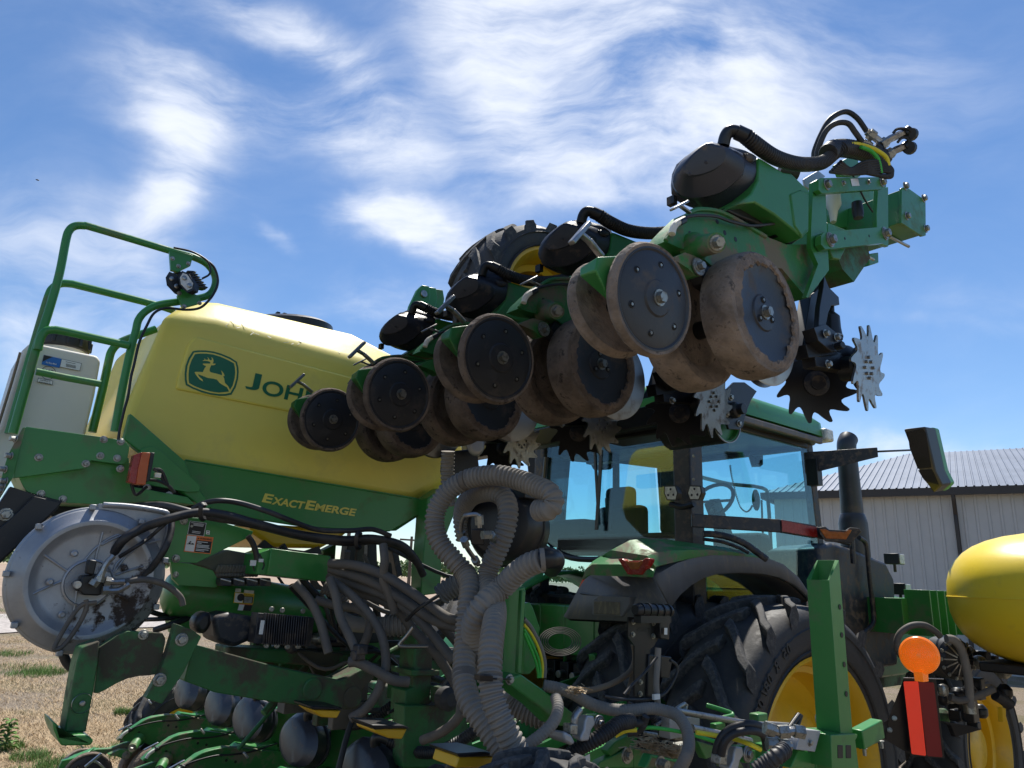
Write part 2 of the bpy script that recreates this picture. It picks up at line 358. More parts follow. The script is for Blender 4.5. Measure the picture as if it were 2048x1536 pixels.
# ================================================================ SETTING
def ground_mat():
    m = bpy.data.materials.new('dry_grass_ground'); m.use_nodes = True; N = m.node_tree.nodes; K = m.node_tree.links; b = N['Principled BSDF']; b.inputs['Roughness'].default_value = .95
    g = N.new('ShaderNodeNewGeometry').outputs['Position']
    def noise(s, d, r=.6):
        n = N.new('ShaderNodeTexNoise'); n.inputs['Scale'].default_value = s; n.inputs['Detail'].default_value = d; n.inputs['Roughness'].default_value = r; K.new(g, n.inputs['Vector']); return n.outputs['Fac']
    def ramp(v, st):
        n = N.new('ShaderNodeValToRGB'); K.new(v, n.inputs[0]); e = n.color_ramp.elements
        while len(e) < len(st): e.new(.5)
        for q, (p, c) in zip(e, st): q.position = p; q.color = (*c, 1)
        return n.outputs[0]
    a = ramp(noise(30, 8, .75), [(.36, (.16, .11, .075)), (.5, (.42, .32, .22)), (.62, (.66, .56, .42))])
    gm = ramp(noise(.7, 5, .65), [(.5, (0, 0, 0)), (.62, (1, 1, 1))])
    mx = N.new('ShaderNodeMix'); mx.data_type = 'RGBA'; K.new(gm, mx.inputs['Factor']); K.new(a, mx.inputs['A']); mx.inputs['B'].default_value = (.3, .25, .13, 1)
    K.new(mx.outputs['Result'], b.inputs['Base Color'])
    bp = N.new('ShaderNodeBump'); bp.inputs['Strength'].default_value = 1; bp.inputs['Distance'].default_value = .12; K.new(noise(45, 6), bp.inputs['Height']); K.new(bp.outputs[0], b.inputs['Normal'])
    return m
b = MB(); s = 2500
b.add([Vector((-s, -s, 0)), Vector((s, -s, 0)), Vector((s, s, 0)), Vector((-s, s, 0))], [[0, 1, 2, 3]], ground_mat())
o = b.obj('ground'); tag(o, None, None, kind='structure')
FIELD = mk('tilled_field', (.33, .24, .17), .95, var=.15, ds=.3, bump=.3, bs=3)
b = MB()
b.add([Vector((-900, 45, .02)), Vector((900, 45, .02)), Vector((900, 420, .02)), Vector((-900, 420, .02))], [[0, 1, 2, 3]], FIELD)
tag(b.obj('field'), None, None, kind='structure')
GRAV = mk('gravel', (.4, .36, .33), .95, var=.35, ds=14, bump=.6, bs=30)
b = MB()
A = [D(-700, 1290, 14), D(300, 1262, 14), D(900, 1235, 20), D(1400, 1215, 60)]; B_ = [D(-700, 1225, 26), D(300, 1205, 26), D(900, 1196, 40), D(1400, 1193, 110)]
def gz(x, y, z=.03): r = ray(x, y); return CAM + r * ((z - 2.1) / r.z)
A = [gz(*p) for p in [(-500, 1300), (60, 1262), (420, 1250), (1000, 1240)]]; B_ = [gz(*p) for p in [(-500, 1225), (60, 1228), (420, 1215), (1000, 1212)]]
b.add(A + B_[::-1], [[0, 1, 2, 3, 4, 5, 6, 7]], GRAV); tag(b.obj('gravel_path'), None, None, kind='structure')
# dry straw and green grass near the camera side of the yard
def blades(name, mat, n, spots, hmin, hmax, w, flat, label, cat):
    b = MB(); vs = []; fs = []; R = random.random
    for i in range(n):
        (cx, cy, rad) = random.choice(spots); a = R() * 6.283; q = rad * math.sqrt(R()); x = cx + q * math.cos(a); y = cy + q * math.sin(a)
        az = R() * 6.283; hh = hmin + R() * (hmax - hmin); ln = flat * hh
        base = Vector((x, y, .002)); side = Vector((math.cos(az + 1.57), math.sin(az + 1.57), 0)) * w; lean = Vector((math.cos(az), math.sin(az), 0)) * ln
        k = len(vs); up = Z * hh
        vs += [base - side, base + side, base + lean * .4 + up * .62 + side * .7, base + lean * .4 + up * .62 - side * .7, base + lean + up]
        fs += [[k, k + 1, k + 2, k + 3], [k + 3, k + 2, k + 4]]
    b.add(vs, fs, mat); o = b.obj(name); tag(o, label, cat, kind='stuff'); return o
def gp(x, y): p = gz(x, y, 0); return p.x, p.y
sp = []
for i in range(160):
    y = random.choice([1536, 1500, 1470, 1440, 1400, 1370, 1330, 1300, 1280]); x = random.uniform(-150, 560); g_ = gp(x, y); sp.append((g_[0], g_[1], .5 + (1536 - y) / 260))
blades('dry_straw', STRAW, 110000, sp, .01, .05, .0035, 1.8, 'dry pale straw and cut stubble covering the yard', 'straw')
sp = [(*gp(x, y), r) for x, y, r in [(0, 1500, .25), (60, 1520, .2), (110, 1536, .2), (20, 1340, .8), (70, 1350, .5), (-30, 1235, 1.6), (10, 1222, 1.2), (330, 1500, .4), (270, 1500, .25), (200, 1515, .3), (40, 1560, .3), (160, 1530, .2), (90, 1345, .4), (15, 1310, .5), (245, 1430, .12)]]
blades('green_grass', GRASS, 9000, sp, .03, .12, .0035, .6, 'short green grass tufts growing through the dry straw', 'grass')
# leafy weed bottom left
b = MB(); c = gz(8, 1505, 0); c = c
for k in range(26):
    a = k * 2.4; h_ = .05 + .011 * k; ln = .16 - .003 * k
    d = Vector((math.cos(a), math.sin(a), 0)); sd_ = Vector((-math.sin(a), math.cos(a), 0)); p = c + Z * h_
    pts = [p, p + d * ln * .35 + sd_ * .035 + Z * .03, p + d * ln * .75 + sd_ * .025 + Z * .03, p + d * ln + Z * .0, p + d * ln * .75 - sd_ * .025 + Z * .03, p + d * ln * .35 - sd_ * .035 + Z * .03]
    b.add(pts, [[0, 1, 2, 3, 4, 5]], MATS['grass_green'])
b.tube([c, c + Z * .32], .007, MATS['grass_green'], 6, 0)
tag(b.obj('weed', solid=.0015), 'broad leafy green weed at the left edge of the yard', 'plant')
# distant wood
b = MB(); vs = []; fs = []
for t in range(420):
    az = random.uniform(-.75, .35); r = random.uniform(430, 520); x = r * math.sin(az); y = r * math.cos(az); hh = random.uniform(5, 11)
    for k in range(42):
        q = Vector((x + random.gauss(0, 2.6), y + random.gauss(0, 2.6), hh * (.15 + .8 * random.random() ** .8))); s_ = random.uniform(.6, 1.3)
        n = Vector((random.gauss(0, 1), random.gauss(0, 1), random.gauss(0, 1))).normalized(); u, w = perp(n); k0 = len(vs)
        vs += [q + u * s_, q + w * s_, q - u * s_, q - w * s_]; fs.append([k0, k0 + 1, k0 + 2, k0 + 3])
b.add(vs, fs, MATS['foliage']); tag(b.obj('tree_line'), 'far green belt of trees along the horizon beyond the field', 'wood', kind='stuff')
# telegraph poles seen through the rear of the machine
for i, (x, y0, y1, d) in enumerate([(690, 1155, 1030, 45.), (818, 1155, 1075, 60.)]):
    b = MB(); p = D(x, y0, d); p.z = 0; b.lathe([(.16, 0), (.11, 5.2)], p, Z, BARK, 10)
    b.box(p + Z * 4.9, H * 2.2, L * .12, Z * .14, BARK); 
    tag(b.obj('utility_pole', smooth=50), ['nearer bare wooden utility pole standing in the field behind the planter', 'farther bare wooden utility pole standing in the field behind the planter'][i], 'pole')
# barn
def barn():
    BL = empty('metal_shed', (0, 0, 0), 'long pale metal shed with blue grey ribbed roof and brown trim behind the tractor', 'building')
    e0 = D(1560, 994, 24); e1 = D(2120, 962, 20.2); zE = (e0.z + e1.z) / 2
    e0.z = zE; e1.z = zE; dr = (e1 - e0); dr.z = 0; dr.normalize(); e0 = e0 - dr * .2; e1 = e1 + dr * 14
    nb = Vector((-dr.y, dr.x, 0))       # away from the camera
    if nb.y < 0: nb = -nb
    n = int((e1 - e0).length / .3); b = MB(); vs = []; 
    prof = [(0, 0), (.2, 0), (.22, -.03), (.27, -.03), (.29, 0)]
    row = []
    for i in range(n):
        for (t, q) in prof: row.append(e0 + dr * (i * .3 + t) + nb * (q + .02))
    w0 = [Vector((p.x, p.y, 0)) for p in row]; w1 = [Vector((p.x, p.y, zE - .1)) for p in row]
    b.loft([w0, w1], WALL, False, False, False); far = nb * 16; Wd = (e1 - e0).length
    b.add([w0[0], w1[0], w1[0] + far, w0[0] + far], [[0, 1, 2, 3]], WALL); b.add([w0[-1], w1[-1], w1[-1] + far, w0[-1] + far], [[0, 1, 2, 3]], WALL); b.add([w0[0] + far, w1[0] + far, w1[-1] + far, w0[-1] + far], [[0, 1, 2, 3]], WALL)
    b.obj('wall', BL, smooth=20)
    # hipped left end: ridge starts further right
    R = MB(); eo = nb * -.35; rz = 2.4
    a = e0 + eo - dr * .3; c = e1 + eo; off_ = 3.6
    while (lambda c_: 1024 + FPX * c_.x / -c_.z)(M.transposed() @ (e0 + nb * 8 + dr * off_ + Z * rz - CAM)) < 1782: off_ += .1
    rg0 = e0 + nb * 8 + dr * off_ + Z * rz; rg1 = e1 + nb * 8 + Z * rz; a2 = e0 + nb * 16.35 - dr * .3
    nr = int((c - a).length / .2); v0 = []; v1 = []
    up_ = (rg1 - c).cross(dr).normalized(); up_ = up_ if up_.z > 0 else -up_
    for i in range(nr):
        for (t, q) in ((0, 0), (.14, 0), (.155, .03), (.185, .03), (.2, 0)):
            s_ = i * .2 + t; p = a + dr * s_; f = min(1, s_ / (off_ + .3)); v0.append(p + up_ * q); v1.append(a.lerp(rg0, f) + dr * 0 + up_ * q if s_ < off_ + .3 else rg0 + dr * (s_ - off_ - .3) + up_ * q)
    R.loft([v0, v1], ROOF, False, False, False)
    R.add([a, rg0, a2], [[0, 1, 2]], ROOF); R.add([a2, rg0, rg1, e1 + nb * 16.35], [[0, 1, 2, 3]], ROOF)
    R.obj('roof', BL, smooth=20)
    T = MB(); T.bar(a - Z * .12, c - Z * .12, .1, .22, TRIM); T.bar(a - Z * .1, a2 - Z * .1, .1, .2, TRIM); T.obj('gutter', BL)
    P = MB(); g = D(1905, 978, 21.5); t = (g - e0).dot(dr); g = e0 + dr * t - nb * .32
    P.tube([g - Z * .2, g - Z * .35, g + nb * .22 - Z * .75, g + nb * .22 - Z * 1.2, Vector((g.x, g.y, .1)) + nb * .22], .06, TRIM, 8, 3); P.obj('downspout', BL)
barn()
# small dark insect in the sky
b = MB(); p = D(75, 360, 6.0); b.sph(p, .014, .006, .005, INK, 8); b.add([p, p + H * .01 + Z * .012 + L * .012, p + H * -.008 + Z * .012 + L * .012], [[0, 1, 2]], INK)
tag(b.obj('insect'), 'tiny dark flying insect high in the sky at the left', 'insect')
# ================================================================ TRACTOR
def ring_pos(c, R, a, t): return c + L * a + (-H * math.cos(t) + Z * math.sin(t)) * R
def tyre(par, c, R, w, rr, n, lug, lw, t0=0, name='tyre', sdir=1, mat=None, lmat=None):
    b = MB(); Rb = R - lug; pr = [(rr - .01, -.36 * w), (rr + .02, -.43 * w), (rr + .4 * (Rb - rr), -.52 * w), (rr + .75 * (Rb - rr), -.5 * w), (Rb - .035, -.46 * w), (Rb - .012, -.38 * w), (Rb, -.2 * w), (Rb + .004, 0)]
    pr = pr + [(r, -a) for r, a in pr[-2::-1]]
    b.lathe(pr, c, L, mat or RUB, 72, caps=False)
    for r_ in (.22, .62):
        for sg in (-1, 1):
            q = rr + r_ * (Rb - rr); aa = .49 * w if r_ < .5 else .505 * w
            b.lathe([(q - .006, sg * aa), (q, sg * (aa + .012)), (q + .006, sg * aa)], c, L, mat or RUB, 72, caps=False)
    m = lmat or RUBL; b2 = MB()
    for sg in (-1, 1):
        for k in range(n):
            th = t0 + (k + (.5 if sg > 0 else 0)) * 2 * math.pi / n; rings = []
            K = 8
            for i in range(K + 1):
                s_ = i / K; a = sg * w * (-.04 + .54 * s_); t = th - sdir * (.76 * w / R) * (s_ ** 1.35) + .02
                down = max(0, (s_ - .82) / .18) ** 1.5
                rt = R - .012 * s_ - down * .05; rb = Rb - .02 - down * (.10 if w > .3 else .05); hw = lw / 2 * (1.15 - .35 * s_) * (1.0 if s_ < .99 else .8)
                if s_ > .8: a = sg * w * (.5 + .015 * (s_ - .8))
                dt = hw / R; d2 = (hw + .012) / R
                rings.append([ring_pos(c, rb, a, t - d2), ring_pos(c, rt, a, t - dt), ring_pos(c, rt, a, t + dt), ring_pos(c, rb, a, t + d2)])
            b2.loft(rings, m)
    o = b.obj(name, par, smooth=40); b2.obj('tread_lug', o, smooth=30, bev=.006, bseg=1); return o
def rim(par, c, rr, w, out=-1, depth=.5, hub=.16, name='rim', mat=None):
    mat = mat or YELP; a0 = out * w * .44; b = MB()
    prof = [(rr + .03, a0), (rr + .035, a0 + out * .012), (rr + .015, a0 + out * .015), (rr - .01, a0 - out * .02), (rr - .03, a0 - out * .07), (rr - .035, a0 - out * .1), (rr - .07, a0 - out * .115), (rr - .075, a0 - out * .2),
            (rr - .1, a0 - out * w * depth * .98), (rr * .72, a0 - out * w * depth), (rr * .62, a0 - out * w * depth * .8), (rr * .5, a0 - out * w * depth * .62), (hub * 1.25, a0 - out * w * depth * .6)]
    prof += [(hub * 1.2, a0 - out * w * depth * .45), (hub, a0 - out * w * depth * .35), (.0001, a0 - out * w * depth * .35)]
    b.lathe(prof, c, L, mat, 64, caps=False)
    for k in range(10):
        t = k * math.pi / 5; p = ring_pos(c, hub * 1.7 if hub * 1.7 < rr * .5 else rr * .4, a0 - out * w * depth * .62, t); b.bolt(p, L * out, .018 * rr / .66, YELP)
    return b.obj(name, par, smooth=45)
def tractor():
    T = empty('tractor', G(4.35, 3.9, 0), 'large green row crop tractor with tinted cab and dual rear wheels hitched to the planter', 'tractor')
    hub = S(1622, 1560, 2.42); hub.z = 1.03; h0 = hl(hub)[0]
    AX = lambda l: G(h0, l, 1.03)
    # rear wheels: each a part with tyre and rim
    def wheel(c, R, w, rr, n, lug, lw, out, t0, letters=False):
        r = rim(T, c, rr, w, out); r.name = 'rear_wheel'; ORI[r.name] = Vector(); r['label'] = 'yellow wheel with ribbed black tyre'
        t = tyre(r, c, R, w, rr, n, lug, lw, t0)
        return t
    o1 = wheel(AX(2.56), 1.03, .5, .655, 21, .055, .07, -1, .1, True)
    wheel(AX(3.28), 1.03, .5, .655, 21, .055, .07, -1, .2)
    wheel(AX(4.72), 1.03, .5, .655, 21, .055, .07, 1, 0); wheel(AX(5.4), 1.03, .5, .655, 21, .055, .07, 1, .12)
    # raised sidewall lettering
    b = MB(); path = [(1487, 1425), (1494, 1407), (1502, 1390), (1511, 1373), (1521, 1354), (1533, 1338), (1548, 1318), (1563, 1303), (1574, 1293)]
    c0 = AX(2.56); rs = .9
    def sw(x, y): p = S(x, y, 2.30); return p
    aa = [math.atan2((p - c0).z, -(p - c0).dot(H)) for p in (sw(*q) for q in path)]
    t0, t1 = aa[0], aa[-1]; s_ = '480/80 R 50'; r0 = .80
    for i, ch in enumerate(s_):
        if ch == ' ': continue
        t = t0 + (t1 - t0) * i / (len(s_) - 1); p = ring_pos(c0, r0, -.262, t); up = (ring_pos(c0, 1, 0, t) - c0).normalized()
        xd = up.cross(-L) * -1
        x = text(ch, p - xd.normalized() * .025, xd, up, .085, RUBL, None, None, .008, bold=.002); b.add(x.v, x.f, RUB)
    b.obj('tyre_lettering', o1)
    # ---- axle housing and rear body
    b = MB(); b.lathe([(.13, 2.6), (.13, 5.4)], G(h0, 0, 1.03), L, GRNM, 20); b.obj('rear_axle', T)
    b = MB(); hb = h0 - .32
    b.box(G(hb + .8, 3.9, 1.15), H * 1.5, L * .62, Z * .9, GRNM); b.box(G(hb + .35, 3.9, 1.75), H * .9, L * 1.1, Z * .34, GRN)
    b.box(G(hb + 2.4, 3.9, 1.05), H * 2.6, L * .6, Z * .5, GRNM)
    for l_ in (3.48, 3.75, 4.05, 4.32): b.box(G(hb - .09, l_, 1.72), H * .03, L * .02, Z * .4, GRN)
    b.obj('rear_body', T, bev=.01)
    b = MB()
    for i in range(5):
        p = G(hb - .05, 3.6 + .14 * i, 1.45); b.box(p, H * .16, L * .09, Z * .16, BLKM); b.lathe([(.028, 0), (.028, .07)], p - H * .14, H, STL, 10)
    b.obj('hydraulic_coupler', T, bev=.005)
    for sg in (-1, 1):
        b = MB(); b.bar(G(hb + .1, 3.9 + sg * .48, .95), G(hb - .75, 3.9 + sg * .48, .8), .05, .12, GRNM); b.bar(G(hb + .05, 3.9 + sg * .42, 1.7), G(hb - .45, 3.9 + sg * .47, 1.6), .05, .1, GRN)
        b.tube([G(hb - .42, 3.9 + sg * .47, 1.6), G(hb - .6, 3.9 + sg * .48, .9)], .035, GRN, 12, 0); b.obj('lift_arm', T, bev=.005)
    b = MB(); q = [Q(x, y, hb - .02) for x, y in [(1173, 1140), (1186, 1146), (1148, 1240), (1130, 1238)]]; b.ext(q, H * .01, REDM)
    b.obj('slow_vehicle_sign', T)
    # ---- fender
    hr = 3.62
    b = MB(); l0, l1 = 2.86, 3.52
    arc = px(CJ, [(700, 430), (760, 350), (830, 290), (910, 245), (1000, 218), (1150, 210), (1300, 218), (1400, 240), (1500, 290), (1570, 350), (1640, 432)])
    top = px(CJ, [(600, 240), (670, 200), (740, 160), (830, 130), (960, 98), (1100, 100), (1250, 115), (1330, 130), (1420, 165), (1520, 250), (1640, 428)])
    A = [S(x, y, l0) for x, y in arc]; B_ = [S(x, y, l0 + .02) for x, y in top]
    C_ = [p + L * .42 + Z * .03 for p in B_]; E_ = [p + L * .62 + Z * 0 for p in A]
    b.loft([A, B_, C_], FEN, False, False, False); 
    # rear face of the black flare
    rf = px(CJ, [(600, 240), (190, 225), (130, 310), (35, 490), (60, 505), (450, 522), (620, 500), (700, 430)])
    fr = [S(*rf[0], l0 + .02), Q(*rf[1], hr + .1), Q(*rf[2], hr + .05), Q(*rf[3], hr), Q(*rf[4], hr), Q(*rf[5], hr - .02), Q(*rf[6], hr - .06), S(*rf[7], l0)]
    b.add(fr, [[0, 1, 2, 3, 4, 5, 6, 7]], FEN)
    b.add([fr[3], fr[4], fr[5], fr[6], fr[7], A[2] + L * .6, fr[3] + H * .3 - Z * .02], [[0, 1, 2, 3, 4, 5, 6]], BLKM)
    fe = b.obj('fender_flare', T, solid=.03, smooth=25)
    # inner well (dark) closing the arch
    b = MB(); b.loft([[p + L * .03 + Z * .0 for p in A], [p + L * .75 + Z * .05 for p in A]], BLKM, False, False, False); b.obj('wheel_well', T, solid=.01)
    # green fender top with tail light
    gt = px(CJ, [(190, 225), (212, 160), (260, 110), (330, 70), (450, 8), (540, -2), (680, 5), (820, 22), (1050, 52), (1240, 92), (1330, 125)])
    go = px(CJ, [(590, 238), (600, 205), (606, 190), (612, 175), (640, 165), (700, 150), (830, 118), (960, 96), (1100, 98), (1250, 113), (1340, 130)])
    gm = px(CJ, [(380, 232), (385, 160), (440, 120), (560, 105), (600, 90), (700, 72), (830, 68), (960, 68), (1100, 80), (1250, 105), (1336, 128)])
    def dep(k, a, z): return a + (z - a) * k
    hs = [hl(S(x, y, l0 + .02))[0] for x, y in go]; hs[:4] = [hs[4] + (-.13 if i < 2 else -.06) for i in range(4)]
    I_ = [Q(x, y, h_ + .0) for (x, y), h_ in zip(gt, hs)]; O_ = [Q(x, y, h_ - .01) for (x, y), h_ in zip(go, hs)]; M_ = [Q(x, y, h_ - .01) for (x, y), h_ in zip(gm, hs)]
    b = MB(); b.loft([O_, M_, I_, [p + L * .06 - Z * .03 for p in I_]], GRND, False, False, False); b.obj('fender', T, solid=.015, smooth=55, bev=.004)
    tl = px(CJ, [(368, 122), (395, 118), (412, 132), (525, 132), (545, 114), (574, 118), (570, 140), (520, 222), (430, 220)]); p0 = [Q(x, y, hs[1] - .035) for x, y in tl]
    b = MB(); b.ext(p0, H * .05, REDL); c = sum(p0, Vector()) / 9; b.ext([c + (p - c) * .55 - H * .004 for p in p0], H * .01, AMBD); b.obj('tail_light', T, bev=.006)
    b = MB(); q = [Q(x, y, hr - .04) for x, y in px(CJ, [(210, 380), (255, 352), (445, 362), (440, 420), (395, 490), (205, 480)])]; b.ext(q, H * .09, FEN)
    q = [Q(x, y, hr - .046) for x, y in px(CJ, [(215, 388), (380, 398), (380, 480), (213, 472)])]; b.ext(q, H * .02, LAMPD); b.obj('fender_lamp', T, bev=.005)
    # other fender, far side
    b = MB(); b.loft([[G(h0 + 1.12 * math.cos(t), l_, 1.05 + 1.12 * math.sin(t)) for t in [i * .26 for i in range(12)]] for l_ in (4.35, 4.8)], GRN, False, False, False); b.obj('fender', T, solid=.02)
    # ---- cab
    lc, ll = 3.08, 4.72; hc = hl(S(1385, 1000, lc))[0]; hf = hc + 1.62; z0, zt = 1.9, 3.27
    ztop = 3.5
    b = MB()
    def roofring(z, e, r=.16):
        pts = []
        for (ch, cl, a) in ((hf + .22 + e, lc - .1 - e, -90), (hf + .22 + e, ll + .1 + e, 0), (hc - .12 - e, ll + .1 + e, 90), (hc - .12 - e, lc - .1 - e, 180)):
            sh = -1 if ch > (hc + hf) / 2 else 1; sl_ = 1 if cl < 3.9 else -1
            for k in range(5):
                t = math.radians(a + k * 22.5); pts.append(G(ch + sh * r + r * math.cos(t), cl + sl_ * r + r * math.sin(t), z))
        return pts
    b.loft([roofring(ztop - .14, .0), roofring(ztop - .02, -.01), roofring(ztop + .03, -.06), roofring(ztop + .07, -.2)], GRN); rf_ = b.obj('roof', T, smooth=50)
    b = MB(); b.loft([roofring(ztop - .22, -.12), roofring(ztop - .2, -.05), roofring(ztop - .15, -.02), roofring(ztop - .14, -.03)], BLK); b.obj('roof_underside', T)
    b = MB(); b.bar(G(hc - .02, lc - .1, ztop - .19), G(hf + .05, lc - .1, ztop - .19), .04, .05, FEN); b.obj('roof_rail', T, bev=.01)
    b = MB(); q = S(1628, 856, lc - .12); b.box(G(hf + .17, lc - .06, ztop - .12), H * .13, L * .14, Z * .11, LAMP); b.obj('roof_lamp', T, bev=.02)
    # pillars
    b = MB()
    b.ext([G(hc - .03, lc - .01, z0 + .02), G(hc - .03, lc + .14, z0 + .02), G(hc + .10, lc + .05, z0 + .02), G(hc + .12, lc - .01, z0 + .02)], Z * (zt - z0 + .05), BLKD)
    for (h_, l_, hh, dl) in ((hc, ll - .1, .1, .12), (hf - .02, lc, .1, .07), (hf - .02, ll - .08, .1, .07), ((hc + hf) / 2 + .18, ll - .03, .07, .04)):
        b.ext([G(h_ + (.14 if h_ > hc + 1 else 0), l_, z0), G(h_ + hh + (.14 if h_ > hc + 1 else 0), l_, z0), G(h_ + hh + (.14 if h_ > hc + 1 else 0), l_ + dl, z0), G(h_ + (.14 if h_ > hc + 1 else 0), l_ + dl, z0)], Z * (zt - z0 + .1) - H * (.12 if h_ > hc + 1 else 0), BLKD)
    b.bar(G(hc, lc + .1, zt + .03), G(hc, ll - .05, zt + .03), .07, .12, BLKM); b.bar(G(hc, lc + .02, zt + .03), G(hf, lc + .02, zt + .03), .07, .1, BLKM); b.bar(G(hc, ll - .02, zt + .03), G(hf, ll - .02, zt + .03), .06, .1, BLKM); b.bar(G(hf, lc, zt + .03), G(hf, ll, zt + .03), .06, .12, BLKM)
    b.obj('cab_frame', T, bev=.012)
    b = MB()
    lw_ = px(CG, [(925, 345), (905, 600), (880, 900), (885, 960), (1000, 1040), (1160, 1090), (1500, 1085)])
    q = [Q(x, y, hc - .015) for x, y in lw_] + [G(hc - .015, lc + .13, hl(Q(1330, 1110, hc))[2])]
    b.tube(q, .022, BLKM, 8, 4); b.obj('window_seal', T)
    b = MB(); gl = [G(hc, lc + .1, zt - .02), Q(1100, 850, hc)] + [Q(x, y, hc) for x, y in lw_[1:]] + [G(hc, lc + .1, z0 + .1)]
    b.ext(gl, H * .006, GLS); b.obj('rear_window', T)
    b = MB(); b.ext([G(hc + .14, lc, z0 + .1), G(hf + .02, lc, z0 - .5), G(hf + .1, lc, z0 + .2), G(hf, lc, zt - .02), G(hc + .1, lc, zt - .02)], L * .006, GLS); b.obj('side_window', T)
    b = MB(); b.ext([G(hc + .1, ll, z0 + .05), G(hf + .12, ll, z0 + .05), G(hf, ll, zt - .02), G(hc + .1, ll, zt - .02)], L * .006, GLS); b.obj('side_window', T)
    b = MB(); b.ext([G(hf + .13, lc + .06, z0), G(hf + .13, ll - .06, z0), G(hf + .02, ll - .06, zt - .02), G(hf + .02, lc + .06, zt - .02)], H * .006, GLS); b.obj('windshield', T)
    # lower cab body
    b = MB(); b.box(G(hc + .75, 3.9, 1.72), H * 1.5, L * (ll - lc - .3), Z * .42, BLKM); b.box(G(hc - .02, 3.95, 1.93), H * .1, L * 1.3, Z * .12, BLKD)
    b.box(G(hc + .1, 3.9, 1.72), H * .24, L * 1.34, Z * .3, GRN); b.obj('cab_floor', T, bev=.02)
    # interior
    b = MB(); sc = Q(1245, 1060, hc + .55); ch = hl(sc)
    b.box(sc + Z * -.05, H * .14, L * .5, Z * .5, SEAT); b.box(sc + Z * .26 + H * -.02, H * .12, L * .3, Z * .2, SEAT); b.box(sc + H * .28 - Z * .32, H * .5, L * .5, Z * .14, SEAT)
    b.box(sc + L * -.42 + H * .2 - Z * .12, H * .45, L * .12, Z * .1, SEAT); b.obj('operator_seat', T, bev=.06, bseg=3)
    b = MB(); p = Q(1150, 1068, hc + .2); b.box(p, H * .3, L * .5, Z * .22, SEAT); b.box(Q(1235, 1090, hc + .1), H * .2, L * 1.2, Z * .16, SEAT)
    b.box(G(hc + .5, lc + .16, z0 + .05), H * .8, L * .16, Z * .22, SEAT); b.obj('console', T, bev=.04)
    b = MB(); p = Q(1218, 1035, hc + .35); b.bar(p - Z * .1, p + Z * .16 - H * .02, .04, .02, BLKM); b.obj('display_stem', T)
    b = MB(); c = S(1424, 1003, 3.75); n = (H * -.8 + Z * .6).normalized(); u, w = perp(n)
    ring = [c + (u * math.cos(k * .2618) + w * math.sin(k * .2618)) * .2 for k in range(25)]; b.tube(ring, .017, BLKM, 8, 0)
    b.bar(c - u * .19, c + u * .19, .03, .02, BLKM); b.bar(c, c + H * .3 - Z * .5, .1, .1, BLKM, H); b.tube([c - Z * .08, c - Z * .07 - H * .12 - L * .1], .02, BLKM); b.obj('steering_wheel', T)
    b = MB(); b.box(c + H * .42 - Z * .42, H * .2, L * .5, Z * .35, SEAT); b.obj('dashboard', T, bev=.05)
    # door frame and grab bars on the far side, seen through the glass
    b = MB(); P_ = lambda x, y, l_=4.66: S(x, y, l_)
    b.tube([P_(1405, 955), P_(1460, 968), P_(1525, 976), P_(1536, 1000), P_(1542, 1100)], .022, BLKM, 8, 3); b.tube([P_(1523, 1000), P_(1527, 1100)], .012, BLKM, 8, 0); b.obj('door_frame', T)
    b = MB(); q = [S(x, y, 3.6) for x, y in px(CI, [(905, 490), (1000, 478), (1022, 500), (1022, 570), (1000, 588), (935, 590), (925, 560)])]; b.ext(q, H * .015 + L * .01, FEN); q = [S(x, y, 3.6) - L * .004 for x, y in px(CI, [(915, 500), (995, 490), (1012, 506), (1012, 565), (940, 580)])]; b.ext(q, L * .002, MIR); b.obj('cab_mirror', T)
    b = MB(); q = [S(x, y, 3.7) for x, y in px(CI, [(770, 580), (780, 650), (800, 740), (820, 820), (850, 900), (890, 935), (920, 920), (940, 885)])]; P = catmull(q, 40); u, w = perp(q[1] - q[0])
    b.tube([p + (H * math.cos(i * .9) + Z * math.sin(i * .9) * .3) * .011 for i, p in enumerate(P)], .004, BLKM, 5, 0); b.sph(S(1512, 1000, 3.7), .05, .03, .1, SEAT, 10); b.obj('radio_cord', T)
    b = MB(); b.bar(Q(1198, 1050, hc - .03), Q(1188, 870, hc - .03), .015, .02, BLKM); b.bar(Q(1193, 1060, hc - .05), Q(1203, 900, hc - .05), .012, .03, BLKM); b.obj('wiper', T)
    b = MB(); b.box(S(1205, 915, 4.2), H * .1, L * .3, Z * .1, BLKM)
    b.tube([G(hc + .25, lc + .25, zt - .12), G(hc + .3, 3.8, zt - .0), G(hc + .25, ll - .2, zt - .02)], .025, BLKD, 8, 4); b.box(G(hc + .7, 3.9, zt + .09), H * 1.3, L * 1.4, Z * .03, BLKD); b.box(G(hc + .42, 3.9, 3.21), H * .55, L * 1.35, Z * .16, BLKD); b.obj('headliner', T, bev=.02)
    hq = hc + .7; b = MB(); b.ext([Q(x, y, hq) for x, y in ((1085, 860), (1135, 905), (1126, 1010), (1122, 1075), (1070, 1090), (1050, 900))], H * .06, SEAT); b.ext([Q(x, y, hq) for x, y in ((1318, 935), (1326, 922), (1372, 905), (1372, 1110), (1345, 1110), (1318, 1060))], H * .06, BLKD)
    b.ext([Q(x, y, hq - .08) for x, y in ((1060, 850), (1390, 850), (1390, 905), (1330, 938), (1225, 925), (1215, 938), (1185, 940), (1178, 925), (1060, 915))], H * .06, SEAT); b.obj('cab_trim', T, bev=.02)
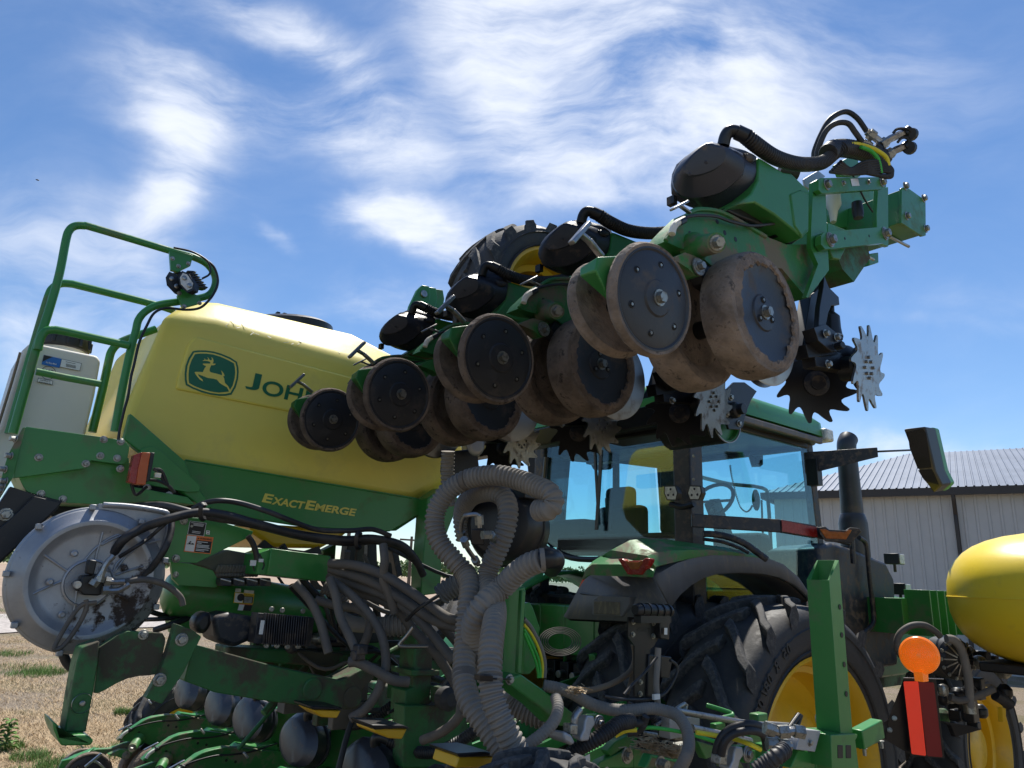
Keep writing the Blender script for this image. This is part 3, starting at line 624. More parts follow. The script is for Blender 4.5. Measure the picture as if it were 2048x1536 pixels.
    # lamps on the corner pillar
    for (x, y) in ((1341, 987), (1388, 987)):
        b = MB(); hh = hc - .16 if x < 1360 else hc - .15
        pts = px(CI, [(265, 735), (350, 732), (370, 790), (355, 850), (285, 848), (262, 795)]) if x < 1360 else px(CI, [(458, 732), (545, 735), (552, 790), (530, 848), (458, 846), (440, 790)])
        q = [Q(a, c_, hh) for a, c_ in pts]; b.ext(q, H * .06, BLK, .8); cc = sum(q, Vector()) / 6; b.ext([cc + (p - cc) * .84 - H * .003 for p in q], H * .006, LAMP)
        for k in range(3): b.sph(cc + (L * -math.sin(k * 2.094) + Z * math.cos(k * 2.094)) * .026 - H * .002, .005, .009, .009, BLKM, 12)
        b.obj('work_lamp', T, bev=.004)
    b = MB(); b.tube([Q(1341, 1008, hc - .13), Q(1365, 1014, hc - .13), Q(1388, 1008, hc - .13)], .02, BLKM, 8, 3); b.bar(Q(1385, 1008, hc - .13), Q(1385, 1008, hc - .02), .03, .02, BLKM)
    b.obj('lamp_bracket', T)
    for y in (912, 959): b = MB(); b.bolt(Q(1387, y, hc - .035), -H, .008); b.obj('pillar_bolt', T)
    # reflector bar with amber lamp
    a = D(1383, 1041, 4.72); c = D(1560, 1052, 4.75); e = D(1630, 1064, 4.8); f = D(1700, 1080, 4.82)
    b = MB(); b.bar(a, c, .03, .085, BLKD); b.bar(c, e, .03, .085, BLKD); b.bar(e, f, .035, .07, BLKD); w_ = (e - c).normalized(); 
    b.obj('reflector_bar', T, bev=.006)
    b = MB(); n = w_.cross(Z).normalized() * -1; n = n if n.dot(ray(1590, 1050)) < 0 else -n; o_ = c + n * .019; o_2 = e + n * .019; b.ext([o_ - Z * .036, o_2 - Z * .036, o_2 + Z * .03, o_ + Z * .036], n * .003, REDL); b.obj('red_reflector', T)
    b = MB(); q = [D(x, y, 4.70) for x, y in px(CI, [(1442, 1055), (1500, 1048), (1525, 1072), (1660, 1078), (1690, 1055), (1765, 1062), (1778, 1090), (1700, 1175), (1500, 1165), (1460, 1110)])]; b.ext(q, ray(1680, 1065).normalized() * .09, BLKD, .85)
    q = [D(x, y, 4.695) for x, y in px(CI, [(1455, 1068), (1500, 1066), (1530, 1085), (1650, 1090), (1680, 1070), (1705, 1075), (1660, 1148), (1505, 1140)])]; b.ext(q, ray(1680, 1065).normalized() * .01, AMBD); b.obj('warning_lamp', T, bev=.006)
    b = MB(); b.tube([D(x, y, 4.75) for x, y in px(CI, [(560, 1105), (640, 1108), (760, 1130), (880, 1180), (980, 1250), (1050, 1300)])], .022, BLKD, 10, 4); b.tube([D(x, y, 4.9) for x, y in px(CI, [(560, 1145), (700, 1165), (820, 1205), (910, 1250)])], .012, BLKD, 8, 4); b.obj('grab_handle', T)
    # mirror arm and mirror
    b = MB(); a = S(1622, 925, 3.0); c = S(1756, 903, 2.55); b.loft([[a + Z * .09, a - Z * .09, a - Z * .09 + L * .06, a + Z * .09 + L * .06], [c + Z * .035, c - Z * .045, c - Z * .045 + L * .05, c + Z * .035 + L * .05]], BLKD); b.tube([c, S(1825, 900, 2.5)], .009, BLKM, 8, 0); b.box(S(1628, 945, 3.0), H * .08, L * .1, Z * .22, BLK); b.obj('mirror_arm', T, bev=.01)
    fr = px(CK, [(420, 158), (510, 148), (540, 150), (602, 380), (600, 395), (545, 418), (520, 400), (430, 190)])
    MD = 5.6; q = [D(x, y, MD) for x, y in px(CK, [(420, 158), (510, 148), (552, 330), (580, 385), (543, 418), (490, 345)])]; dv = D(1880, 900, MD + .16) - D(1855, 900, MD)
    b = MB(); b.ext(q, dv, BLKM, .96); m1 = b.obj('mirror', T, bev=.01)
    b = MB(); b.ext([p + dv * .7 for p in q], dv * .4, GRN, .97); b.obj('mirror_shell', m1, bev=.015)
    b = MB(); nv = -ray(1855, 900).normalized() * .006
    b.ext([D(x, y, MD) + nv for x, y in px(CK, [(437, 172), (498, 158), (512, 175), (534, 315), (478, 320), (445, 235)])], -nv * .5, MIR); b.ext([D(x, y, MD) + nv for x, y in px(CK, [(480, 326), (536, 322), (548, 345), (566, 388), (544, 410), (500, 360)])], -nv * .5, MIR); b.obj('mirror_glass', m1)
    # exhaust stack
    sp_ = S(1702, 1000, 3.12); zb = D(1702, 1120, 6.4).z; b = MB(); sh, sl_, _ = hl(sp_); d0 = (sp_ - CAM).dot(M @ Vector((0, 0, -1)))
    zz = lambda y: D(1700, y, d0).z; rad = lambda px_: px_ / FPX * d0
    b.lathe([(rad(27), zz(1200)), (rad(27), zz(1048)), (rad(26), zz(1042)), (rad(23), zz(1030)), (rad(21), zz(1028)), (rad(18.5), zz(900))], G(sh, sl_, 0), Z, STK, 28)
    top = G(sh, sl_, zz(900)); b.tube([top, top + Z * rad(10), top + Z * rad(20) + H * rad(3), top + Z * rad(30) + H * rad(12)], rad(18.5), STK, 24, 4); b.obj('exhaust_stack', T)
    # engine side housing
    b = MB(); q = [S(x, y, 2.98) for x, y in px(CK, [(78, 640), (130, 620), (200, 640), (350, 700), (385, 770), (400, 1120), (200, 1150), (85, 1000)])]; b.ext(q, L * .5, BLKD, .94); b.obj('side_housing', T, bev=.03, bseg=3)
    b = MB(); b.tube([S(x, y, 2.92) for x, y in px(CK, [(240, 600), (262, 615), (272, 650), (285, 780), (300, 920), (290, 960), (262, 985), (255, 1010)])], .02, BLKD, 10, 4); b.tube([S(x, y, 2.9) for x, y in px(CK, [(212, 610), (214, 660), (218, 705)])], .022, BLKD, 10, 0); b.obj('hand_rail', T)
    for (x, y, l_) in ((1788, 1118, 3.1), (1800, 1178, 3.0)):
        b = MB(); p = S(x, y, l_); b.box(p, H * .12, L * .14, Z * .1, BLK); b.box(p - L * .073 + H * .0, H * .1, L * .01, Z * .09, LAMP); b.tube([p, p - Z * .12 + H * .0], .015, BLKM, 8, 0); b.obj('work_lamp', T, bev=.01)
    # bonnet
    b = MB(); hA, hB = 6.0, 9.2
    def sec(h_, z_, w_): return [G(h_, 3.9 - w_, 1.3), G(h_, 3.9 - w_, z_ - .22), G(h_, 3.9 - w_ * .8, z_ - .06), G(h_, 3.9, z_), G(h_, 3.9 + w_ * .8, z_ - .06), G(h_, 3.9 + w_, z_ - .22), G(h_, 3.9 + w_, 1.3)]
    b.loft([sec(hA, 2.3, .5), sec(7.4, 2.22, .5), sec(8.6, 2.08, .47), sec(hB, 1.9, .4)], GRN); bo = b.obj('bonnet', T, bev=.02)
    b = MB(); b.loft([[G(h_, 3.9 - w_ - .006, z_ - .3 + dz) for dz in (0, .07)] for h_, z_, w_ in ((hA, 2.3, .5), (7.4, 2.22, .5), (8.6, 2.08, .47), (hB, 1.9, .4))], YELP, False, False, False); b.obj('yellow_stripe', bo, solid=.006)
    b = MB(); b.box(G(7.4, 3.9, 1.35), H * 3.4, L * .7, Z * .35, GRNM)
    b.box(S(1820, 1228, 2.95), H * 1.5, L * .5, Z * .28, GRN)
    for k in range(5): q = S(1838 + 15 * k, 1225, 2.62 + 0 * k); b.box(q, H * .02, L * .2, Z * .36, GRN); b.bolt(S(1845 + 19 * k, 1212, 2.68), -L, .022)
    b.obj('front_frame', T, bev=.01)
    # front wheel, yellow rim low at the right edge
    fc = G(7.5, 2.72, .82)
    r = rim(T, fc, .48, .42, -1); r.name = 'front_wheel'; ORI[r.name] = Vector(); tyre(r, fc, .82, .44, .48, 19, .05, .055)
    fc = G(7.55, 5.05, .82); r = rim(T, fc, .48, .42, 1); r.name = 'front_wheel'; ORI[r.name] = Vector(); tyre(r, fc, .82, .44, .48, 19, .05, .055)
    return T
TR = tractor()
# ================================================================ PLANTER : row units
PL = empty('planter', G(2.6, 3.4, 0), 'green folding row crop planter with yellow seed tank and raised wing of muddy row units', 'planter')
def mudring(b, c, ax, rin, rout, mat, off, seg=160, amp=.0065):
    u, w = perp(ax); ph = [random.uniform(0, 6.28) for _ in range(8)]; rings = []
    def rr(t): return rin + amp * (math.sin(2 * t + ph[0]) + .6 * math.sin(5 * t + ph[1]) + .5 * math.sin(11 * t + ph[2]) + .5 * math.sin(23 * t + ph[3]) + .4 * math.sin(41 * t + ph[4]))
    for f in (0, .12, .5, 1):
        ring = []
        for k in range(seg):
            t = k * 2 * math.pi / seg; r = rr(t) * (1 - f) + rout * f; z = off * (0 if f == 0 else (1 if f < .3 else (.9 if f < .8 else -.5))) + random.uniform(-.0008, .0008)
            ring.append(c + (u * math.cos(t) + w * math.sin(t)) * r + ax * z)
        rings.append(ring)
    b.loft(rings, mat, False, False)
def closing_wheel(par, c, ax, R, flip=False):
    b = MB(); t = .032      # ax points outward (to the visible face)
    b.lathe([(R * .86, .002), (R * .95, .004), (R - .003, -.004), (R, -.014), (R - .004, -.026), (R * .93, -.034), (R * .8, -.032), (R * .3, -.02), (.02, -.02)], c, ax, MUD, 72, caps=False, wob=.003)
    b.lathe([(R * .9, .0035), (R * .87, .004), (R * .84, .0), (R * .78, .0035), (R * .5, .009), (R * .33, .012), (R * .30, .017), (R * .12, .02), (.0001, .02)], c, ax, WHF, 72, caps=False)
    u, w = perp(ax); ph = random.uniform(0, 1)
    for k in range(6):
        t_ = ph + k * math.pi / 3; p = c + (u * math.cos(t_) + w * math.sin(t_)) * R * .62 + ax * .0065
        b.lathe([(.011, .0005), (.009, .002), (.0085, .0005)], p, ax, INK, 14); b.bolt(p - ax * .001, ax, .0048, h=.003)
    b.bolt(c + ax * .019, ax, .017, h=.014)
    return b.obj('closing_wheel', par, smooth=30)
def gauge_wheel(par, c, ax, R, w, face=True):
    b = MB()
    b.lathe([(R * .78, .002), (R * .88, .003), (R * .94, .001), (R * .975, -.008), (R * .993, -.02), (R, -.036), (R * 1.005, -w * .55), (R * .995, -w * .8), (R * .97, -w * .93), (R * .9, -w), (R * .8, -w + .004), (R * .6, -w + .03), (.03, -w + .03)], c, ax, MUD, 80, caps=False, wob=.0025)
    b.lathe([(R * .86, .0035), (R * .8, .002), (R * .7, -.006), (R * .5, -.012), (R * .3, -.013), (R * .28, -.008), (R * .14, -.006), (.0001, -.006)], c, ax, WHF, 72, caps=False)
    mudring(b, c, ax, R * .74, R * .95, MUDF, .007)
    u, w_ = perp(ax)
    for k in range(3):
        t_ = .7 + k * 2.094; p = c + (u * math.cos(t_) + w_ * math.sin(t_)) * R * .2 - ax * .006
        b.lathe([(.012, .0005), (.01, .002), (.0095, .0005)], p, ax, INK, 14); b.bolt(p - ax * .002, ax, .006, h=.004)
    b.bolt(c - ax * .006, ax, .017, h=.016)
    return b.obj('gauge_wheel', par, smooth=32)
def spiky(par, c, ax, R, mat, name='trash_wheel', n=12, ph=0):
    b = MB(); ax = ax.normalized(); u, w = perp(ax); pts = []
    for k in range(n):
        for (f, r) in ((0, .72), (.14, .75), (.32, .83), (.5, .92), (.62, .985), (.7, 1.0), (.76, .98), (.77, .9), (.76, .82), (.8, .745), (.9, .71)):
            t = ph + (k + f) * 2 * math.pi / n; pts.append(c + (u * math.cos(t) + w * math.sin(t)) * R * r)
    b.ext(pts, ax * .008, mat)
    for k in range(8):
        t = ph + k * math.pi / 4; rr_ = .032 if k % 2 else .04; b.bolt(c + (u * math.cos(t) + w * math.sin(t)) * rr_ + ax * .006, ax, .007, h=.008)
    b.lathe([(.075, -.001), (.05, -.03), (.05, -.09)], c, ax, BLKM, 20)
    return b.obj(name, par, smooth=30)
LC = 1.29
def crings(outs, n=3):
    res = []
    for o in outs:
        k = len(o); r = []
        for i in range(k):
            a, b_, c_, d = o[i - 1], o[i], o[(i + 1) % k], o[(i + 2) % k]
            for j in range(n):
                t = j / n; r.append(.5 * ((2 * b_) + (c_ - a) * t + (2 * a - 5 * b_ + 4 * c_ - d) * t * t + (3 * b_ - a - 3 * c_ + d) * t ** 3))
        res.append(r)
    return res
def row_unit():
    f = MB()
    fp = px(C2, [(105, 965), (130, 915), (190, 850), (280, 760), (350, 742), (480, 760), (620, 830), (790, 930), (930, 985), (1080, 985), (1160, 1010), (1222, 1160), (1160, 1250), (1080, 1350), (1050, 1330), (900, 1150), (650, 1120), (420, 1130), (330, 1050), (200, 1010)])
    f.ext([S(x, y, 1.255) for x, y in fp], L * .075, GRND)
    # raised rim along the rear casting
    rim_ = [S(x, y, 1.253) for x, y in px(C2, [(108, 960), (140, 905), (200, 838), (285, 762), (355, 746), (480, 764), (620, 834), (790, 934)])]
    f.tube(rim_, .008, GRND, 8, 3)
    for x, y in px(C2, [(275, 912), (512, 905), (460, 830), (585, 950)]): f.lathe([(.009, -.001), (.009, .0)], S(x, y, 1.254), -L, INK, 12)
    # pivot boss and bolts
    p = S(*px(C2, [(300, 1010)])[0], 1.25); q = S(*px(C2, [(455, 975)])[0], 1.13)
    f.lathe([(.05, 0), (.035, .03), (.031, (q - p).length), (.0001, (q - p).length)], p, q - p, GRND, 24); f.bolt(q, q - p, .017, h=.02)
    arm = px(C2, [(240, 1040), (300, 1062), (350, 1090), (372, 1150), (360, 1195), (310, 1200), (262, 1150), (150, 1080)]); f.ext([S(x, y, 1.2) for x, y in arm], L * .05, GRND)
    w_ = S(*px(C2, [(326, 1140)])[0], 1.195); f.lathe([(.028, 0), (.028, .006)], w_, -L, ZN, 20); f.bolt(w_ - L * .006, -L, .013, h=.014)
    # front head plate
    hd = px(C2, [(1115, 560), (1150, 540), (1200, 625), (1208, 880), (1222, 1160), (1080, 1350), (1066, 1345), (1148, 1120), (1100, 1010), (1100, 880)])
    f.ext([S(x, y, 1.21) for x, y in hd], L * .018, GRN); f.ext([S(x, y, 1.21) for x, y in hd], L * .018, GRN) if 0 else None
    f.ext([S(x, y, 1.47) for x, y in hd], L * .018, GRN)
    f.ext([S(x, y, 1.45) for x, y in px(C2, [(1000, 1020), (1170, 1030), (1200, 1170), (1080, 1330), (1000, 1250), (940, 1100)])], -L * .2, GRNM)
    U = f.obj('row_unit', PL, bev=.004)
    # housing behind the meter
    b = MB(); hs = px(C2, [(740, 392), (760, 400), (905, 490), (965, 500), (1088, 620), (1085, 900), (1042, 942), (985, 888), (850, 780), (720, 700), (600, 712), (690, 640), (738, 545)])
    b.ext([S(x, y, 1.20) for x, y in hs], L * .2, GRN); b.ext([S(x, y, 1.195) for x, y in px(C2, [(960, 640), (1030, 610), (1086, 640), (1084, 880), (1040, 930), (990, 860)])], L * .012, GRN)
    b.ext([S(x, y, 1.26) for x, y in px(C2, [(590, 712), (720, 700), (850, 780), (985, 888), (1040, 940), (960, 990), (800, 860), (620, 800), (500, 740)])], L * .1, BLKM)
    b.obj('meter_housing', U, bev=.006)
    # meter bowl
    Pt = px(C2, [(387, 296), (450, 305), (520, 325), (535, 370), (515, 425), (470, 462), (415, 492), (350, 515), (285, 525), (222, 510), (232, 440), (300, 360)])
    Qt = px(C2, [(385, 292), (500, 312), (600, 350), (648, 420), (640, 500), (585, 560), (500, 625), (400, 660), (290, 672), (200, 650), (148, 560), (205, 425)])
    Bt = px(C2, [(400, 300), (540, 325), (660, 370), (728, 450), (732, 540), (690, 640), (590, 705), (480, 750), (370, 742), (250, 700), (152, 610), (190, 440)])
    Ft = px(C2, [(410, 300), (560, 320), (690, 365), (745, 450), (748, 550), (702, 655), (598, 722), (480, 762), (360, 755), (230, 712), (146, 640), (180, 440)])
    def off(o, s_): cx = sum(p[0] for p in o) / 12; cy = sum(p[1] for p in o) / 12; return [(cx + (x - cx) * s_, cy + (y - cy) * s_) for x, y in o]
    R_ = [[D(x, y, d) for x, y in o] for o, d in ((off(Pt, .3), 2.418), (off(Pt, .88), 2.42), (Pt, 2.426), (off(Qt, .97), 2.46), (Qt, 2.48), (off(Bt, .965), 2.53), (off(Bt, .96), 2.535), (Bt, 2.54), (Ft, 2.552), (off(Ft, .98), 2.6))]
    b = MB(); b.loft(crings(R_), MET)
    for x, y in px(C2, [(382, 425), (272, 508)]): p = D(x, y, 2.417); b.lathe([(.007, 0), (.004, .002), (.0001, .001)], p, CAM - p, MET, 12)
    p = D(*px(C2, [(640, 395)])[0], 2.5); b.lathe([(.014, 0), (.017, .03), (.01, .05)], p, H * .8 + Z * .2 - L * .2, BLKD, 12); b.box(D(*px(C2, [(150, 690)])[0], 2.5), H * .02, L * .03, Z * .03, BLKD)
    b.obj('seed_meter', U, smooth=24)
    # vacuum elbow and hose
    b = MB(); b.tube([D(x, y, 2.5) for x, y in px(C2, [(500, 312), (515, 250), (545, 212), (600, 220), (625, 232)])], .0215, BLK, 14, 4); b.tube([D(x, y, 2.5) for x, y in px(C2, [(590, 218), (660, 250)])], .026, BLK, 14, 0); b.obj('hose_elbow', U)
    b = MB(); b.tube([D(x, y, d) for (x, y), d in zip(px(C2, [(650, 245), (730, 310), (850, 390), (980, 432), (1090, 440), (1180, 425), (1250, 370), (1310, 325)]), (2.5, 2.53, 2.6, 2.7, 2.8, 2.87, 2.93, 2.95))], .0235, HOSB, 16, 6, corr=(.0125, .2)); b.obj('vacuum_hose', U)
    # closing wheel bracket with its T handle
    b = MB(); a = 1.31
    V = lambda x, y, l_: S(*px(C1, [(x, y)])[0], l_)
    bv = [V(1075, 297, 1.235), V(1280, 290, 1.235), V(1165, 608, 1.235), V(1060, 385, 1.235), V(957, 372, 1.31), V(957, 425, 1.31), V(1120, 560, 1.32), V(1250, 284, 1.32)]
    b.add(bv, [[0, 1, 2, 3], [4, 0, 3, 5], [5, 3, 2, 6], [4, 7, 1, 0], [7, 6, 2, 1], [4, 5, 6, 7]], GRN)
    b.ext([S(x, y, a - .02) for x, y in px(C1, [(1100, 330), (1300, 300), (1420, 330), (1540, 300), (1640, 290), (1640, 340), (1500, 380), (1280, 420)])], L * .05, GRND)
    b.obj('closing_bracket', U, bev=.005)
    b = MB(); b.bar(S(*px(C1, [(1015, 85)])[0], 1.34), S(*px(C1, [(905, 212)])[0], 1.34), .022, .014, STL); b.bar(S(*px(C1, [(960, 150)])[0], 1.34), S(*px(C1, [(1025, 205)])[0], 1.34), .02, .012, STL); b.bar(S(*px(C1, [(1015, 195)])[0], 1.34), S(*px(C1, [(1100, 300)])[0], 1.34), .022, .012, STL); b.obj('t_handle', U, bev=.003)
    b = MB(); b.bar(S(*px(C2, [(150, 748)])[0], 1.2), S(*px(C2, [(252, 695)])[0], 1.2), .02, .008, STL); b.bar(S(*px(C2, [(205, 722)])[0], 1.2), S(*px(C2, [(275, 772)])[0], 1.2), .014, .008, STL); b.obj('latch_lever', U, bev=.003)
    # sensor cable with pale plug
    b = MB(); b.tube([S(x, y, 1.235) for x, y in px(C2, [(215, 828), (250, 800), (330, 788), (450, 795), (560, 832), (700, 858), (860, 842)])], .0055, HOSB, 8, 5); b.tube([S(x, y, 1.235) for x, y in px(C2, [(150, 915), (160, 870), (185, 840), (215, 828)])], .011, WHT, 10, 3); b.tube([S(x, y, 1.235) for x, y in px(C2, [(195, 838), (232, 818)])], .012, BLKM, 10, 0)
    b.obj('sensor_cable', U)
    # wheels
    n1 = (-L - Z * .10 - H * .03).normalized(); c1 = S(1308, 598, 1.196)
    closing_wheel(U, c1, n1, .163)
    n2 = (L - Z * .16 + H * .10).normalized(); c2 = c1 + L * .165 - H * .012 + Z * .004
    closing_wheel(U, c2, n2, .152)
    g1 = S(1534, 624, 1.12); gauge_wheel(U, g1, -L, .2, .115)
    g2 = g1 + L * .34 + H * .0; gauge_wheel(U, g2, L, .2, .115)
    b = MB(); d1 = S(1528, 664, 1.275); b.lathe([(.19, .0), (.185, .002), (.05, .004), (.0001, .004)], d1, -L - H * .03, STLB, 60); b.obj('opener_disc', U); b = MB(); b.lathe([(.19, .0), (.185, .002), (.05, .004), (.0001, .004)], d1 + L * .03, L - H * .06, STLB, 60); b.obj('opener_disc', U)
    b = MB(); q = px(C2, [(380, 1050), (560, 1020), (700, 1180), (820, 1330), (560, 1380), (380, 1250), (330, 1150)]); b.ext([S(x, y, 1.262) for x, y in q], L * .05, BLKM); b.lathe([(.03, 0), (.03, .3)], g1 - L * -.03, L, BLKM, 16); b.obj('gauge_arm', U, bev=.005)
    # parallel links
    for l_ in (1.185, 1.49):
        b = MB(); up_ = px(C2, [(1150, 545), (1165, 532), (1592, 525), (1612, 545), (1612, 595), (1590, 607), (1175, 638), (1150, 612)]); b.ext([S(x, y, 1.185) + L * (l_ - 1.185) for x, y in up_], L * .022, GRN)
        for x, y in px(C2, [(1205, 578), (1582, 560)]): b.bolt(S(x, y, 1.185) + L * (l_ - 1.185), -L, .017)
        for x, y in px(C2, [(1318, 568), (1490, 560)]): b.bolt(S(x, y, 1.185) + L * (l_ - 1.185), -L, .009)
        if l_ < 1.3:
            b2 = MB(); ppoly(b2, SL(1.184), px(C2, [(1368, 538), (1420, 536), (1432, 585), (1380, 588)]), WHL, .002)
        o = b.obj('upper_link', U, bev=.004)
        if l_ < 1.3: b2.obj('paper_label', U)
        b = MB(); lo_ = px(C2, [(1168, 925), (1185, 905), (1230, 898), (1560, 868), (1600, 864), (1630, 890), (1632, 945), (1600, 975), (1245, 1015), (1195, 1018), (1168, 985)]); b.ext([S(x, y, 1.18) + L * (l_ - 1.185) for x, y in lo_], L * .025, GRN)
        for x, y in px(C2, [(1228, 955), (1603, 912)]): q = S(x, y, 1.18) + L * (l_ - 1.185); b.lathe([(.03, 0), (.03, .004)], q, -L, ZN, 20); b.bolt(q - L * .004, -L, .018)
        for x, y in px(C2, [(1330, 945), (1496, 928)]): b.lathe([(.006, 0), (.006, .001)], S(x, y, 1.18) + L * (l_ - 1.185), -L, INK, 12)
        b.obj('lower_link', U, bev=.004)
    b = MB(); b.ext([S(x, y, 1.23) for x, y in px(C2, [(1212, 835), (1350, 890), (1470, 875), (1342, 1000), (1300, 1088), (1250, 1080), (1215, 1000)])], L * .02, GRN); b.ext([S(x, y, 1.215) for x, y in px(C2, [(1555, 600), (1628, 592), (1630, 1000), (1575, 985), (1550, 900), (1545, 780)])], L * .02, GRN)
    b.ext([S(x, y, 1.46) for x, y in px(C2, [(1205, 600), (1570, 600), (1580, 870), (1205, 870)])], L * .02, GRN); b.ext([S(x, y, 1.4) for x, y in px(C2, [(1490, 1050), (1560, 1040), (1562, 1110), (1500, 1130)])], L * .03, GRN)
    b.obj('mounting_plate', U, bev=.004)
    b = MB(); b.lathe([(.03, 0), (.034, .05), (.02, .08), (.012, .14)], S(*px(C2, [(1250, 650)])[0], 1.33), -Z - H * .15, WHT, 16); b.lathe([(.022, 0), (.024, .05), (.02, .075)], S(*px(C2, [(1412, 700)])[0], 1.25), -Z, BLKM, 14); b.tube([S(x, y, 1.2) for x, y in px(C2, [(1350, 470), (1400, 540), (1460, 670), (1520, 765)])], .004, BLKM, 6, 3)
    b.obj('down_force_sensor', U)
    for (a_, c_) in (((1355, 1000), (1525, 1090)), ((1632, 930), (1765, 1000)), ((1220, 1070), (1375, 1128))):
        b = MB(); p, q = [S(x, y, 1.3) for x, y in px(C2, [a_, c_])]; b.tube([p, q, q + L * .02 + Z * .02], .0075, STL, 10, 0); b.obj('u_bolt', U)
    # row cleaner
    b = MB(); b.ext([S(x, y, 1.22) for x, y in px(C3, [(1190, 345), (1222, 425), (1290, 492), (1295, 545), (1238, 548), (1218, 600), (1200, 690), (1150, 710), (1160, 560), (1185, 420)])], L * .02, BLK)
    b.ext([S(x, y, 1.205) for x, y in px(C3, [(1120, 700), (1200, 675), (1300, 760), (1330, 830), (1300, 860), (1240, 865), (1150, 790)])], L * .05, BLK, .96)
    b.ext([S(x, y, 1.3) for x, y in px(C3, [(1100, 480), (1190, 400), (1170, 560), (1130, 800), (1010, 930), (1040, 830)])], L * .05, BLKM)
    for x, y in px(C3, [(1198, 742), (1272, 768), (1213, 950)]): b.bolt(S(x, y, 1.2), -L, .012, h=.012)
    b.lathe([(.014, 0), (.014, .03), (.009, .03), (.0001, .03)], S(*px(C3, [(1270, 832)])[0], 1.2), -L - H * .2, BLK, 16)
    b.bar(S(*px(C3, [(1030, 870)])[0], 1.27), S(*px(C3, [(1230, 850)])[0], 1.27), .05, .05, BLKM); b.bar(S(*px(C3, [(1080, 910)])[0], 1.27), S(*px(C3, [(1330, 950)])[0], 1.3), .05, .07, BLKM)
    cl = b.obj('row_cleaner_bracket', U, bev=.004)
    b = MB(); p, q = [S(x, y, 1.25) for x, y in px(C3, [(1238, 595), (1246, 745)])]; b.lathe([(.012, -.05), (.012, 0), (.03, .02), (.032, .07), (.036, .1), (.036, .115), (.02, .13)], p, q - p, BLK, 20); b.lathe([(.038, .1), (.038, .106)], p, q - p, ZN, 20); b.obj('air_spring', U)
    az = math.radians(136); nA = Vector((math.sin(az), math.cos(az), -.12)); cA = S(*px(C3, [(1478, 975)])[0], 1.19)
    spiky(U, cA, nA, .168, STL, ph=.2)
    az2 = math.radians(185); nB = Vector((math.sin(az2), math.cos(az2), -.1)); cB = S(*px(C3, [(1130, 1085)])[0], 1.43)
    spiky(U, cB, nB, .168, BLKM, ph=.5)
    b = MB(); b.lathe([(.05, .0), (.052, .012), (.03, .02), (.03, .035), (.0001, .035)], cB + nB.normalized() * .006, nB, BLKD, 24); b.sph(S(*px(C3, [(1320, 920)])[0], 1.3), .09, .06, .06, BLKM, 14); b.lathe([(.085, 0), (.08, .012)], cA - nA.normalized() * .03, nA, BLKM, 28); b.obj('wheel_hub', U)
    return U
U0 = row_unit()
U0['label'] = 'outermost raised row unit with two muddy wheels and black meter'
def copy_tree(o, par, mat=None):
    c = o.copy(); SC.collection.objects.link(c); c.parent = par
    if mat is not None: c.matrix_basis = mat @ o.matrix_basis
    for ch in [x for x in bpy.data.objects if x.parent == o]: copy_tree(ch, c)
    return c
BASE = Matrix.Translation(-ORI['planter'])
def place(M4):                                   # world transform M4 of the template
    c = U0.copy(); SC.collection.objects.link(c); c.parent = PL; c.matrix_basis = BASE @ M4
    for ch in kids:
        d = ch.copy(); SC.collection.objects.link(d); d.parent = c
    return c
kids = [x for x in bpy.data.objects if x.parent == U0]
U0['group'] = 'row units of the planter'
for i, (dh, dl, dz) in enumerate([(.038, .724, -.009), (.076, 1.456, -.008), (.113, 2.165, -.011)]):
    place(Matrix.Translation(G(dh, dl, dz)))['label'] = 'raised wing row unit with two muddy wheels'
piv = G(1.98, 1.3, 3.46)
LM = 4.1
